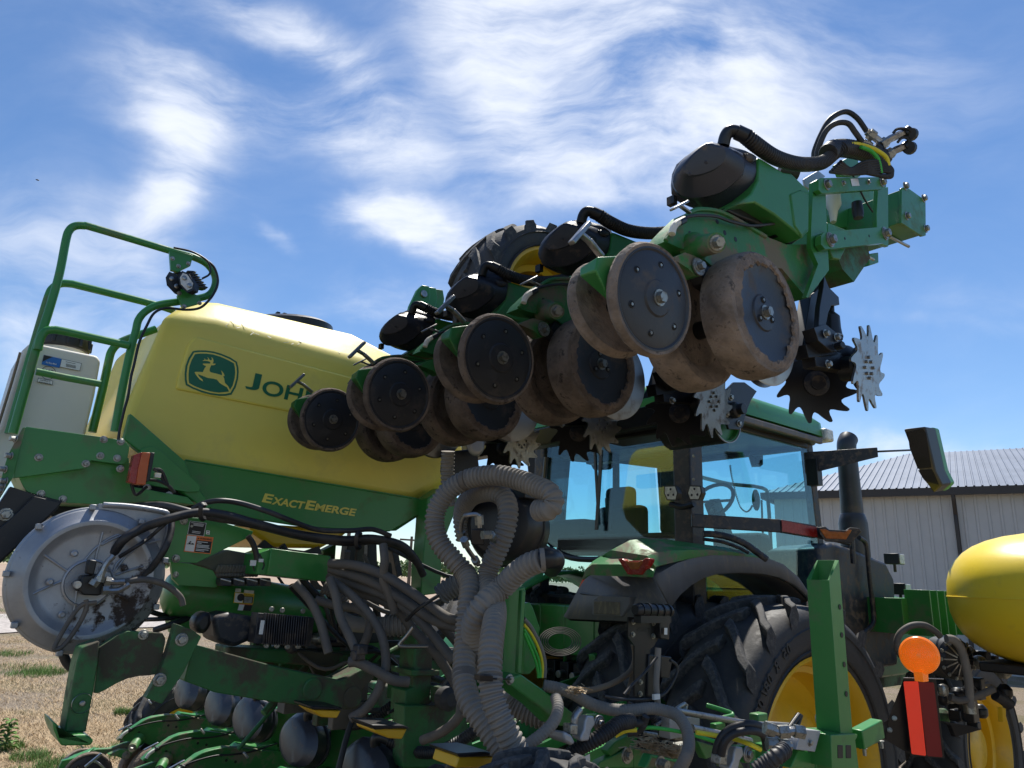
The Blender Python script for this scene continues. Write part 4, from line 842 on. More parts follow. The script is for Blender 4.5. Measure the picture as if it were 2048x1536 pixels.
def low_meter():
    def el(cx, cy, rx, ry, d, n=24, pk=0):
        out = []
        for k in range(n):
            t = k * 2 * math.pi / n; x = cx + rx * math.cos(t); y = cy + ry * math.sin(t)
            if pk and -2.2 < t - 2 * math.pi < -.95: y -= pk * math.exp(-((t - 2 * math.pi + 1.45) / .35) ** 2)
            tl = (.13 if d < 4.1 else .07) * (-(x - 500) / 180 - .8 * (y - 1212) / 226) ; out.append(D(CF[0] + x / CF[2], CF[1] + y / CF[2], d + tl))
        return out
    b = MB(); b.loft([el(445, 1215, 30, 50, 4.0), el(450, 1215, 100, 170, 4.005), el(455, 1213, 116, 192, 4.015, pk=25), el(500, 1210, 168, 222, 4.06, pk=35), el(560, 1212, 180, 226, 4.13, pk=30), el(565, 1212, 173, 219, 4.135, pk=30), el(575, 1212, 176, 222, 4.15, pk=25), el(585, 1212, 183, 230, 4.155, pk=20), el(600, 1212, 178, 232, 4.2, pk=10), el(610, 1212, 170, 225, 4.26)], MET)
    m = b.obj('seed_meter', None, smooth=26)
    b = MB(); p = Pd_(4.1, (680, 1150)); b.lathe([(.012, 0), (.022, .02), (.012, .04), (.022, .06)], p, H - L * .3, BLKD, 12); k = b.obj('meter_knob', None)
    b = MB(); b.tube([Pd_(4.1, q) for q in ((585, 1040), (580, 985), (600, 955), (650, 965), (700, 990))], .026, BLK, 14, 4); e_ = b.obj('hose_elbow', None)
    b = MB(); b.tube([Pd_(d, q) for q, d in (((680, 980), 4.1), (780, 1020) and ((780, 1025), 4.08), ((900, 1065), 4.05), ((1040, 1055), 4.0), ((1180, 985), 3.98), ((1300, 900), 3.98))], .026, HOSB, 14, 6, corr=(.013, .12)); h_ = b.obj('vacuum_hose', None)
    b = MB(); b.ext([Pd_(4.28, q) for q in ((560, 1450), (640, 1330), (700, 1240), (740, 1150), (770, 1105), (900, 1092), (1060, 1085), (1140, 1120), (1160, 1480), (900, 1500))], L * .12, GRN); hh = b.obj('meter_housing', None, bev=.006)
    b = MB(); b.ext([Pd_(4.22, q) for q in ((330, 1500), (400, 1445), (560, 1470), (760, 1440), (780, 1520), (600, 1560))], L * .1, GRN); b.tube([Pd_(4.15, q) for q in ((30, 1300), (50, 1330), (70, 1350))], .008, STL, 6, 0); h2 = b.obj('meter_cradle', None, bev=.004)
    return [m, k, e_, h_, hh, h2]
def Pd_(d, q): return D(CF[0] + q[0] / CF[2], CF[1] + q[1] / CF[2], d)
LOW = low_meter()
for i, (dh, dl, dz) in enumerate([(.038, .724, -.009), (.076, 1.456, -.008), (.113, 2.165, -.011)]):
    place(Matrix.Translation(G(dh, dl, dz)))['label'] = 'raised wing row unit with two muddy wheels'
kids = [k for k in kids if k.name.split('.')[0] not in ('seed_meter', 'vacuum_hose', 'hose_elbow', 'meter_housing')]
low_used = False
for i, (l_, ml) in enumerate(((2.8, -1.39), (3.43, -.756), (4.18, 0), (4.94, .76), (5.5, 1.316), (6.2, 2.028))):
    M4 = Matrix.Translation(G(1.98, l_ + .08, 1.14)) @ Matrix.Rotation(math.radians(12), 4, L) @ Matrix.Translation(-piv)
    c = place(M4); c['label'] = 'lowered row unit under the main frame'
    for o in LOW:
        d = o if not low_used else o.copy()
        if low_used: SC.collection.objects.link(d)
        d.parent = c; d.matrix_basis = M4.inverted() @ Matrix.Translation(L * ml)
    low_used = True
# ================================================================ PLANTER : tank, frame, hoses
T5 = lambda l: SL(l)
def P_(crop, l, *pts): return [S(x, y, l) for x, y in px(crop, pts)]
def Pd(crop, d, *pts): return [D(x, y, d) for x, y in px(crop, pts)]
def plate(name, crop, l, pts, th, mat, bev=.004, bolts=(), br=.012, par=PL, top=None):
    b = MB(); b.ext(P_(crop, l, *pts), L * th, mat, top)
    for x, y in px(crop, bolts): b.bolt(S(x, y, l), -L, br)
    return b.obj(name, par, bev=bev)
def hose(name, pts, r, mat, corr=None, par=PL, seg=12, sm=6): b = MB(); b.tube(pts, r, mat, seg, sm, corr=corr); return b.obj(name, par)
def Dv(crop, pts):                       # list of (x, y, depth) in a crop
    k = 1.2 if crop is CL else 1
    return [D(crop[0] + x / crop[2], crop[1] + y / crop[2], d * k) for x, y, d in pts]
# ---- wing toolbar
b = MB()
ep = px(C2, [(1718, 600), (1748, 590), (1872, 678), (1882, 700), (1884, 925), (1860, 930), (1716, 838)])
E0 = [S(x, y, 1.2) for x, y in ep]; b.ext(E0, L * .012, GRN); cc = sum(E0, Vector()) / 7
in_ = [cc + (p - cc) * .94 + L * .012 for p in E0]; b.ext(in_, L * 3.3, GRN)
for x, y in px(C2, [(1740, 588), (1866, 672), (1752, 792), (1880, 878)]): b.bolt(S(x, y, 1.2), -L, .0155, h=.013)
b.obj('wing_toolbar', PL, bev=.006)
# hydraulic hoses at the wing tip
for i, pts in enumerate(([(1118, 395, 3.1), (1125, 340, 3.1), (1170, 230, 3.1), (1230, 130, 3.12), (1330, 80, 3.15), (1410, 120, 3.15), (1480, 215, 3.15)], [(1140, 400, 3.0), (1150, 330, 3.0), (1200, 215, 3.0), (1270, 160, 3.0), (1350, 160, 3.0), (1400, 220, 3.0), (1450, 290, 3.0)])):
    hose('hydraulic_hose', Dv(C2, pts), .0115, HOSB)
for pts in ([(1480, 215), (1580, 290), (1560, 330)], [(1560, 320), (1640, 265), (1720, 230), (1760, 215)], [(1600, 390), (1680, 340), (1760, 310)], [(1450, 285), (1560, 380), (1600, 385)]):
    b = MB(); q = Pd(C2, 3.12, *pts); b.tube(q, .016, STL, 6, 0); u = (q[1] - q[0]).normalized(); b.lathe([(.024, 0), (.024, .03)], q[0] + u * .01, u, ZN, 6); b.lathe([(.022, -.02), (.022, .01)], q[-1], u, BLKM, 12); b.obj('hydraulic_fitting', PL)
b = MB(); b.tube(Pd(C2, 3.1, (1660, 225), (1690, 198), (1760, 200), (1795, 232)), .006, BLKM, 6, 3); b.tube(Pd(C2, 3.1, (1690, 290), (1720, 258), (1760, 265), (1785, 330)), .006, BLKM, 6, 3); b.obj('dust_cap_strap', PL)
for (x, y) in ((1775, 232), (1765, 325)): b = MB(); p = Pd(C2, 3.1, (x, y))[0]; b.lathe([(.026, 0), (.028, .02), (.02, .022)], p, H + Z * .3, BLKM, 14); b.obj('dust_cap', PL)
hose('wire_sleeve', Dv(C2, [(1215, 365, 2.9), (1250, 335, 2.95), (1330, 330, 3.0), (1440, 350, 3.05), (1540, 385, 3.1), (1600, 395, 3.15)]), .036, HOSB, corr=(.014, .06))
hose('yellow_cable', Dv(C2, [(1370, 300, 2.98), (1440, 305, 3), (1540, 340, 3), (1610, 390, 3), (1630, 450, 3)]), .009, YCAB, sm=6)
hose('green_cable', Dv(C2, [(1440, 320, 2.98), (1510, 350, 3), (1560, 410, 3), (1580, 500, 3)]), .008, GCAB)
for i in range(6):
    o_ = 14 * i; hose('coiled_cable', Dv(C2, [(1300 - o_, 420 + o_, 2.95), (1370, 470 + o_ / 2, 3), (1460 + o_, 425 + o_, 3), (1580 + o_ / 2, 420 + o_, 3), (1650, 470 + o_ / 2, 3), (1640, 510 + o_ / 4, 3), (1560, 515, 3), (1480, 500 - o_, 3)]), .0075, HOSB)
plate('hose_bracket', C2, 1.3, [(1270, 440), (1300, 520), (1440, 520), (1420, 400), (1350, 395)], .02, GRN)
plate('shield_plate', C2, 1.45, [(1050, 540), (1150, 480), (1200, 520), (1100, 620), (1060, 590)], .01, ALUC)
hose('wire_sleeve', Dv(C2, [(885, 470, 3.1), (960, 490, 3.1), (1010, 500, 3.1)]), .03, HOSB)
# ---- seed tank
f = lambda pts, l: [S(x, y, l) for x, y in pts]
side = [(322, 628), (430, 645), (725, 726), (905, 800), (905, 958), (826, 1003), (370, 932), (262, 905), (240, 840)]
ridge = [(372, 598), (440, 603), (705, 665), (905, 770), (935, 950), (836, 1003), (375, 932), (262, 905), (232, 845)]
r0 = f(side, 3.9); r1 = f(ridge, 4.07); c0 = sum(r0, Vector()) / 9
def sh(r, s_, dl): c = sum(r, Vector()) / len(r); return [c + (p - c) * s_ + L * dl for p in r]
b = MB(); b.loft([r0, r1, [p + L * .75 for p in r1], [p + L * 1.09 for p in r0]], YEL)
TK = b.obj('seed_tank', PL, bev=.055, bseg=5, smooth=50)
for i in range(34):
    t = random.random(); k = random.random(); x = 400 + 330 * t; y = 612 + 78 * t + 32 * k; a = random.random() * 3; ln = random.uniform(6, 26); pts = [(x, y), (x + math.cos(a) * ln * .5 + random.gauss(0, 2), y + math.sin(a) * ln * .25), (x + math.cos(a) * ln, y + math.sin(a) * ln * .4)]
    def fac(x, y):
        p0, p1, p2 = r0[1], r0[2], r1[1]; n = (p1 - p0).cross(p2 - p0); r = ray(x, y); return CAM + r * ((p0 - CAM).dot(n) / r.dot(n)) - L * .002 + Z * .002
    if i == 0: sb = MB()
    sb.tube([fac(*q) for q in pts], .0012, WHT, 4, 3)
sb.obj('scuff_mark', TK)
# raised panel
b = MB(); pn = [(392, 672), (880, 800), (888, 884), (352, 778), (356, 755), (375, 690)]; b.ext(f(pn, 3.888), L * .03, YEL); 
b.obj('tank_panel', TK, bev=.012, bseg=4, smooth=60)
FA = SL(3.888)
cN = (360, 690, 13.96)
b = MB(); em = [(355, 172), (500, 150), (720, 150), (940, 182), (1150, 240), (1400, 345), (1590, 470), (1625, 600), (1638, 760), (1620, 950), (1560, 1170), (1440, 1385), (1280, 1415), (1100, 1420), (850, 1385), (600, 1320), (350, 1220), (165, 1120), (135, 980), (130, 800), (155, 580), (230, 370)]
ppoly(b, FA, px(cN, em), DGR, .002)
iy = [(395, 212), (550, 197), (740, 200), (940, 228), (1150, 290), (1380, 390), (1545, 490), (1578, 620), (1590, 770), (1570, 950), (1510, 1150), (1408, 1335), (1260, 1368), (1080, 1370), (850, 1338), (620, 1275), (380, 1180), (210, 1085), (188, 950), (186, 800), (210, 590), (280, 400)]
ig = [(420, 255), (560, 238), (740, 240), (930, 268), (1130, 328), (1350, 425), (1505, 512), (1530, 620), (1542, 770), (1522, 940), (1470, 1130), (1400, 1250), (1380, 1300), (1080, 1330), (860, 1298), (640, 1238), (410, 1148), (255, 1062), (238, 950), (238, 800), (262, 600), (325, 420)]
ppoly(b, FA, px(cN, iy), DYE, .003); ppoly(b, FA, px(cN, ig), DGR, .004)
deer = [(635, 535), (650, 518), (840, 518), (850, 480), (800, 455), (720, 440), (620, 443), (680, 415), (690, 390), (655, 365), (700, 385), (715, 412), (785, 410), (790, 380), (755, 335), (800, 365), (828, 415), (868, 430), (895, 400), (872, 335), (915, 370), (938, 430), (930, 480), (910, 515), (1005, 525), (960, 560), (910, 568), (880, 555), (850, 610), (825, 680), (830, 735), (870, 765), (1020, 800), (1175, 845), (1170, 780), (1145, 712), (1190, 750), (1225, 800), (1245, 862), (1205, 872), (1235, 940), (1255, 1060), (1340, 1140), (1400, 1260), (1420, 1300), (1375, 1305), (1310, 1180), (1200, 1120), (1110, 1060), (1030, 965), (930, 940), (780, 920), (640, 865), (495, 812), (540, 890), (620, 955), (650, 1020), (560, 970), (480, 880), (405, 765), (440, 748), (640, 755), (680, 660), (730, 590), (680, 570)]
ppoly(b, FA, px(cN, deer), DYE, .005); b.obj('deer_emblem', TK)
b = MB(); X = lambda *p: px(CD, p)
ptext(b, 'J', FA, *X((66, 702), (170, 727), (37, 832)), DGR, .003, .02); ptext(b, 'OHN', FA, *X((187, 764), (652, 868), (160, 876)), DGR, .003, .02)
ptext(b, 'D', FA, *X((735, 853), (870, 883), (705, 985)), DGR, .003, .02); ptext(b, 'EERE', FA, *X((905, 925), (1480, 1055), (880, 1038)), DGR, .003, .02)
b.obj('tank_lettering', TK)
b = MB(); p = S(572, 640, 4.45); nz = (Z - H * .12).normalized(); b.lathe([(.30, -.1), (.30, .0), (.27, .02), (.12, .035), (.0001, .04)], p - nz * .055, nz, BLK, 40)
for x, y in ((555, 632), (568, 634), (628, 646)): b.box(S(x, y, 4.4), H * .02, L * .03, Z * .05, BLKM)
b.obj('tank_lid', TK, smooth=40)
# skirt and hopper
b = MB(); sk = [(372, 918), (826, 994), (848, 1000), (850, 1022), (780, 1063), (610, 1054), (520, 1040), (428, 1024), (392, 985), (366, 955), (366, 925)]
b.ext(f(sk, 3.84), L * .03, GRN); b.ext([S(372, 918, 3.835), S(826, 994, 3.835), S(826, 998, 3.835), S(372, 922, 3.835)], L * .06, GRN); b.obj('tank_cradle', PL, bev=.006)
b = MB(); X = lambda *p: px(CE, p); FS = SL(3.84)
ptext(b, 'E', FS, *X((193, 332), (265, 345), (166, 399)), DYE, .004, .035); ptext(b, 'XACT', FS, *X((262, 360), (505, 398), (240, 417)), DYE, .004, .035)
ptext(b, 'E', FS, *X((520, 384), (588, 395), (496, 453)), DYE, .004, .035); ptext(b, 'MERGE', FS, *X((590, 409), (898, 453), (570, 465)), DYE, .004, .035); b.obj('cradle_lettering', PL)
hp = px(CE, [(60, 560), (860, 610), (790, 665), (625, 755), (250, 745), (110, 650)]); b = MB(); b.ext(f(hp, 3.95), L * .8, YELP, .9); b.obj('seed_hopper', PL, bev=.03)
b = MB(); b.ext(P_(CE, 3.9, (130, 745), (190, 690), (260, 745), (500, 775), (610, 738), (630, 800), (240, 770)), L * .02, BLKM); b.obj('rubber_flap', PL)
plate('cradle_gusset', CE, 3.95, [(1140, 620), (1190, 570), (1215, 545), (1190, 500), (1260, 470), (1260, 370), (1320, 360), (1430, 400), (1400, 490), (1200, 620)], .3, GRN)
# ---- diagonal bracket, platform and its plates
plate('diagonal_brace', CB, 3.72, [(1000, 178), (1042, 212), (1420, 545), (1480, 690), (1620, 880), (1600, 935), (1400, 790), (1080, 480), (950, 378)], .05, GRN, .006)
plate('brace_plate', CB, 3.7, [(1100, 445), (1180, 432), (1240, 470), (1540, 735), (1530, 780), (1440, 785), (1000, 700), (1000, 560)], .02, GRN, .004, [(1130, 752), (1297, 808)], .013)
plate('platform_side', CB, 3.62, [(205, 282), (745, 355), (950, 385), (995, 430), (975, 560), (940, 572), (700, 540), (660, 600), (100, 678), (180, 300)], .03, GRN, .004, [(297, 518), (797, 380), (927, 398), (770, 506), (899, 524), (659, 566), (923, 605)], .012)
plate('platform_frame', CB, 3.68, [(130, 640), (470, 600), (700, 500), (990, 520), (1000, 740), (1440, 822), (1500, 880), (1200, 850), (820, 880), (520, 868), (210, 782), (180, 745)], .25, GRN, .004, [(315, 797), (482, 838)], .012)
b = MB(); b.ext(P_(CB, 3.6, (195, 285), (100, 672), (0, 835), (-30, 830), (60, 500), (175, 290)), L * .012, GRND); 
for x, y in px(CB, [(120, 378), (85, 506), (40, 610), (45, 700), (25, 740), (10, 775)]): b.bolt(S(x, y, 3.6), -H - L * .4, .012, h=.02)
b.obj('end_bracket', PL, bev=.003)
plate('access_ramp', CB, 3.66, [(80, 740), (260, 800), (480, 852), (440, 920), (0, 1330), (-200, 1520), (-200, 1080), (0, 860)], .06, BLKM, .004, [(45, 957)], .02)
plate('ramp_edge', CB, 3.62, [(262, 815), (468, 862), (440, 905), (0, 1320), (-120, 1430), (-120, 1160), (60, 1010)], .03, BLKM, .003)
b = MB(); b.ext([S(x, y, 4.05) for x, y in ((60, 1000), (110, 975), (250, 945), (330, 930), (420, 965), (440, 1045), (300, 1060), (120, 1045))], L * .3, BLKM); b.obj('platform_gap_filler', PL)  # dark plate added behind to cover the bright gap below the platform
# railings
RA = .0175
rail = P_(CA, 3.62, (85, 1560), (160, 1290), (240, 1000), (320, 760), (395, 500), (440, 270), (462, 205), (500, 175), (560, 172), (640, 190), (1140, 340), (1290, 382), (1385, 432), (1435, 510), (1432, 580), (1395, 632), (1330, 655), (1200, 678), (1060, 700), (975, 742), (925, 800), (905, 880), (870, 1010), (815, 1270), (765, 1545))
hose('guard_rail', rail, RA, GRN, sm=5, seg=14)
hose('guard_rail', P_(CA, 4.2, (60, 1560), (180, 1130), (270, 820), (325, 640), (352, 590), (400, 560), (470, 560), (560, 580), (1020, 695), (1165, 740)), .02, GRN, sm=5, seg=14)
hose('mid_rail', P_(CA, 3.6, (252, 1000), (268, 930), (300, 880), (350, 868), (440, 880), (860, 972)), RA, GRN, sm=5, seg=14)
hose('mid_rail', P_(CA, 3.62, (240, 1145), (450, 1188), (670, 1228)), .0155, GRN, sm=1, seg=14)
hose('rail_post', P_(CA, 4.3, (615, 1550), (690, 1240), (725, 1080), (745, 1010), (790, 960), (860, 925), (1040, 862)), .021, GRN, sm=5, seg=14)
# lamp on the railing
b = MB(); b.ext(P_(CA, 3.56, (1132, 330), (1290, 368), (1272, 440), (1190, 480), (1142, 468)), L * .02, GRN)
for x, y in px(CA, [(1152, 390), (1258, 424), (1192, 442)]): b.bolt(S(x, y, 3.56), -L, .008)
b.obj('lamp_mount', PL, bev=.003)
b = MB(); b.ext(P_(CA, 3.56, (1185, 640), (1205, 590), (1330, 640), (1345, 688), (1222, 722)), L * .02, GRN)
for x, y in px(CA, [(1197, 622), (1332, 688), (1230, 710)]): b.bolt(S(x, y, 3.56), -L, .008)
b.obj('lamp_mount', PL, bev=.003)
for k, (x0, y0, sc) in enumerate(((0, 0, 1), (-85, 5, .9))):
    b = MB(); fr = [(1215, 472), (1252, 488), (1300, 560), (1290, 602), (1250, 620), (1198, 565), (1190, 512)]; q = P_(CA, 3.5 + .06 * k, *[(x + x0, y + y0) for x, y in fr]); b.ext(q, H * .03 + L * .02, BLK, .96)
    cq = sum(q, Vector()) / 7; b.ext([cq + (p - cq) * .8 - L * .003 for p in q], L * .004, LAMP if k == 0 else BLK)
    for (x, y) in ((1232, 520), (1265, 570)): b.sph(S(*px(CA, [(x + x0, y + y0)])[0], 3.495 + .06 * k), .012, .003, .012, STL, 10)
    for i in range(7):
        fx = 1252 + i * 13; fy = 470 + i * 17; b.ext(P_(CA, 3.52 + .06 * k, (fx + x0, fy + y0), (fx + 40 + x0, fy + 2 + y0), (fx + 62 + x0, fy + 10 + y0), (fx + 40 + x0, fy + 16 + y0), (fx + x0, fy + 9 + y0)), L * .05, BLKM)
    b.obj('rail_lamp', PL, bev=.002)
hose('lamp_cable', P_(CA, 3.54, (1160, 318), (1280, 345), (1370, 395), (1402, 445), (1398, 495), (1350, 525)), .005, BLKM, sm=6)
hose('lamp_cable', P_(CA, 3.55, (1370, 395), (1430, 450), (1455, 540), (1430, 620), (1385, 680), (1330, 722), (1240, 733), (1110, 722), (1030, 755), (980, 840), (930, 950), (895, 1100), (875, 1180), (855, 1310), (830, 1400), (800, 1530), (790, 1600)), .006, BLKM, sm=6)
# tail light
b = MB(); q = P_(CB, 3.5, (1090, 478), (1155, 480), (1120, 728), (1045, 722), (1062, 600)); b.ext(q, L * .05, ORL); q = P_(CB, 3.5, (1090, 478), (1062, 600), (1045, 722), (985, 705), (1010, 590), (1030, 500)); b.ext(q, L * .05, REDL); b.ext(P_(CB, 3.51, (1155, 478), (1190, 482), (1150, 695), (1080, 735), (1120, 700)), L * .06, BLK); b.obj('tail_light', PL, bev=.004)
for pts in ([(1180, 600), (1230, 650), (1260, 700), (1340, 785)], [(1150, 690), (1220, 700), (1300, 740), (1340, 790)], [(1010, 720), (1030, 790), (1060, 800), (1130, 740)], [(1175, 610), (1240, 620), (1290, 730)]): hose('lamp_wire', P_(CB, 3.58, *pts), .007, BLKM, sm=4, seg=8)
b = MB(); b.box(S(*px(CB, [(1210, 655)])[0], 3.55), H * .025, L * .02, Z * .02, WHT); b.obj('cable_plug', PL)
# ---- vacuum fan housing
fc = S(180, 1158, 3.36); b = MB(); R = .284
b.lathe([(R, .04), (R * 1.0, .02), (R * .985, .012), (R * .97, .012), (R * .955, .002), (R * .86, -.012), (R * .8, -.03), (R * .74, -.03), (R * .66, -.012), (R * .6, -.008), (R * .3, -.008), (.0001, -.008)], fc, L, ALU, 72)
fo = S(205, 1008, 3.4)
b.ext(P_(CB, 3.37, (760, 872), (1230, 915), (1305, 935), (1318, 1060), (1275, 1250), (1200, 1400), (1100, 1500), (1000, 1560), (700, 1300)), L * .12, ALU); b.tube(P_(CB, 3.365, (790, 882), (1000, 895), (1230, 930), (1290, 960), (1295, 1060), (1250, 1240), (1190, 1380)), .012, ALU, 8, 4)
b.lathe([(R * .97, .04), (R * .93, .07), (R * .75, .13)], fc, L, ALU, 60)
FH = b.obj('fan_housing', PL, bev=.003, smooth=40)
def rib(b, pts, r=.0045): b.tube(P_(CB, 3.346, *pts), r, ALU, 8, 4)
for nm, pts in enumerate([[(790, 1090), (770, 1170), (745, 1250), (735, 1310)], [(320, 1255), (430, 1330), (540, 1405)], [(190, 1600), (330, 1530), (470, 1470)], [(780, 1190), (900, 1130), (1080, 1070), (1220, 1035)], [(640, 1320), (740, 1210), (860, 1130), (1010, 1080)], [(880, 1400), (960, 1290), (1080, 1200), (1230, 1150)], [(890, 1420), (1010, 1380), (1140, 1345), (1210, 1330)], [(820, 1480), (760, 1360), (860, 1400), (900, 1330), (1000, 1240)]]):
    b = MB(); rib(b, pts); b.obj('housing_rib', FH)
for pts in ([(590, 1545), (560, 1750)], [(830, 1520), (990, 1620)]): b = MB(); rib(b, pts); b.obj('housing_rib', FH)
b = MB(); hc_ = S(176, 1166, 3.35); b.lathe([(.092, .0), (.092, -.01), (.086, -.014), (.082, -.006), (.045, -.004), (.0001, -.004)], hc_, L, ALUC, 48); b.obj('hub_ring', FH, smooth=20)
for k in range(9):
    t = .3 + k * .7; b = MB(); p = fc + (H * math.cos(t) + Z * math.sin(t)) * R * .99; b.box(p, H * .022, L * .03, Z * .022, ALU); b.obj('housing_clip', FH, bev=.003)
for x, y in px(CC, [(355, 225), (527, 25), (438, 455), (715, 485), (875, 122)]): b = MB(); b.lathe([(.013, 0), (.008, .004), (.0001, .003)], S(x, y, 3.336), -L, ALU, 12); b.obj('boss', FH)
b = MB(); b.ext(P_(CC, 3.27, (578, 182), (690, 168), (740, 188), (735, 300), (700, 322), (590, 318), (560, 290)), L * .07, BLKM); b.ext(P_(CC, 3.28, (512, 235), (580, 200), (580, 300), (540, 285)), L * .05, BLKM); b.ext(P_(CC, 3.25, (628, 65), (686, 75), (662, 178), (610, 165)), L * .05, BLKM); b.obj('hydraulic_motor', FH, bev=.005)
for pts in ([(700, 225), (740, 110), (800, 40)], [(740, 215), (800, 225), (875, 222)], [(650, 250), (690, 200), (720, 150)], [(720, 285), (830, 285), (910, 240)]): b = MB(); q = P_(CC, 3.24, *pts); b.tube(q, .012, STL, 8, 3); b.lathe([(.018, 0), (.018, .02)], q[0], q[1] - q[0], ZN, 6); b.obj('motor_fitting', FH)
b = MB(); b.lathe([(.014, 0), (.014, .03)], S(*px(CC, [(535, 243)])[0], 3.27), -L, STL, 14); b.obj('fitting_cap', FH)
hose('tan_hose', P_(CC, 3.25, (680, 370), (640, 375), (580, 385), (520, 450), (450, 560), (395, 660), (385, 700), (440, 680), (520, 580), (580, 480), (610, 400), (605, 350)), .0085, HOSG)
hose('tan_hose', P_(CC, 3.27, (870, 225), (1000, 208), (1100, 222), (1190, 260), (1270, 330), (1290, 390)), .0125, HOSG)
hose('pressure_hose', Dv(CB, [(870, 1250, 2.95), (960, 1140, 2.95), (1100, 1060, 3), (1250, 1005, 3), (1400, 962, 3.05), (1560, 940, 3.1), (1750, 965, 3.15), (2000, 1035, 3.2), (2300, 1110, 3.3), (2640, 1150, 3.4), (2860, 1140, 3.45), (3080, 1190, 3.55), (3190, 1300, 3.6), (3250, 1420, 3.65)]), .019, HOSB)
hose('pressure_hose', Dv(CB, [(1050, 890, 3.2), (1250, 885, 3.15), (1440, 930, 3.15), (1600, 975, 3.2), (1800, 1010, 3.2), (2000, 1050, 3.25), (2300, 1125, 3.32), (2640, 1175, 3.42), (2900, 1165, 3.5), (3100, 1230, 3.6), (3230, 1370, 3.7)]), .015, HOSB)
hose('pressure_hose', Dv(CB, [(1480, 915, 3.15), (1560, 872, 3.15), (1680, 850, 3.15), (1840, 868, 3.2), (2060, 935, 3.2), (2250, 1010, 3.25), (2450, 1075, 3.35), (2700, 1080, 3.4), (2860, 1070, 3.45), (3000, 1120, 3.5)]), .012, HOSB)
hose('pressure_hose', Dv(CB, [(920, 1280, 2.95), (1050, 1200, 2.95), (1140, 1140, 3), (1230, 1060, 3), (1300, 1000, 3.05)]), .008, HOSB); hose('pressure_hose', Dv(CB, [(1080, 1460, 3), (1170, 1360, 3), (1260, 1230, 3), (1310, 1100, 3.05), (1320, 980, 3.1)]), .014, HOSB)
hose('pressure_hose', Dv(CC, [(1015, 400, 3.4), (1080, 440, 3.4), (1200, 465, 3.5), (1400, 455, 3.6)]), .012, HOSB); hose('pressure_hose', Dv(CC, [(1010, 490, 3.4), (1150, 485, 3.4), (1380, 465, 3.6)]), .01, HOSB); hose('pressure_hose', Dv(CC, [(1090, 565, 3.4), (1220, 520, 3.4), (1330, 475, 3.5)]), .015, HOSB)
hose('pressure_hose', P_(CC, 3.5, (440, 720), (470, 790), (520, 840), (590, 890)), .018, HOSB)
for (x, y) in ((1565, 935), (2760, 1155)):
    b = MB(); b.tube(Dv(CB, [(x + 12, y - 50, 3.05 if x < 2000 else 3.4), (x - 20, y - 45, 3.03 if x < 2000 else 3.38), (x - 22, y + 40, 3.03 if x < 2000 else 3.38), (x + 5, y + 55, 3.05 if x < 2000 else 3.4)]), .012, BLKM, 4, 4)
    b.obj('hose_strap', PL)
# warning plate
wp = [(1345, 975), (1600, 985), (1945, 1085), (1930, 1122), (1510, 1328), (1250, 1318), (1240, 1230), (1300, 1120)]
plate('decal_plate', CB, 3.45, wp, .02, GRN, .004, [(1412, 1005), (1350, 1295)], .013)
FW = SL(3.45); cW = (330, 1020, 6.983); X = lambda *p: px(cW, p)
b = MB(); TL, TR, BL = X((348, 150), (580, 182), (312, 338)); prect(b, FW, TL, TR, BL, 0, 0, 1, 1, WHL, .002); prect(b, FW, TL, TR, BL, .03, .03, .97, .97, INK, .003)
for v0 in (.1, .18, .26, .7, .8): prect(b, FW, TL, TR, BL, .1 + (v0 > .15) * .15, v0, .9 - v0 * .2, v0 + .04, WHL, .004)
b.lathe([(.008, 0), (.006, .003), (.0001, .003)], FW(*X((372, 225))[0]), -L, ZN, 14); b.obj('information_decal', PL)
b = MB(); TL, TR, BL = X((305, 345), (678, 382), (262, 575)); prect(b, FW, TL, TR, BL, 0, 0, 1, 1.02, ORG, .002); prect(b, FW, TL, TR, BL, .03, .04, .37, .97, WHL, .003); prect(b, FW, TL, TR, BL, .4, .26, .97, .97, INK, .003)
for i, v0 in enumerate((.33, .41, .52, .59, .66, .78, .86)): prect(b, FW, TL, TR, BL, .43, v0, (.82, .6, .9, .88, .93, .9, .75)[i], v0 + .035, WHL, .004)
ptext(b, 'WARNING', FW, *X((492, 385), (655, 402), (488, 410)), INK, .004, .02); ppoly(b, FW, X((455, 405), (468, 385), (482, 407)), INK, .004)
prect(b, FW, TL, TR, BL, .06, .53, .34, .56, INK, .004); prect(b, FW, TL, TR, BL, .12, .44, .2, .53, INK, .004); prect(b, FW, TL, TR, BL, .15, .36, .21, .42, INK, .004); prect(b, FW, TL, TR, BL, .23, .47, .31, .53, INK, .004); b.obj('warning_decal', PL)
b = MB(); prect(b, FW, *X((576, 283), (628, 290), (570, 338)), 0, 0, 1, 1, WHL, .002); prect(b, FW, *X((576, 283), (628, 290), (570, 338)), .3, .2, .8, .35, INK, .003); prect(b, FW, *X((576, 283), (628, 290), (570, 338)), .3, .7, .8, .85, INK, .003); b.obj('small_decal', PL)
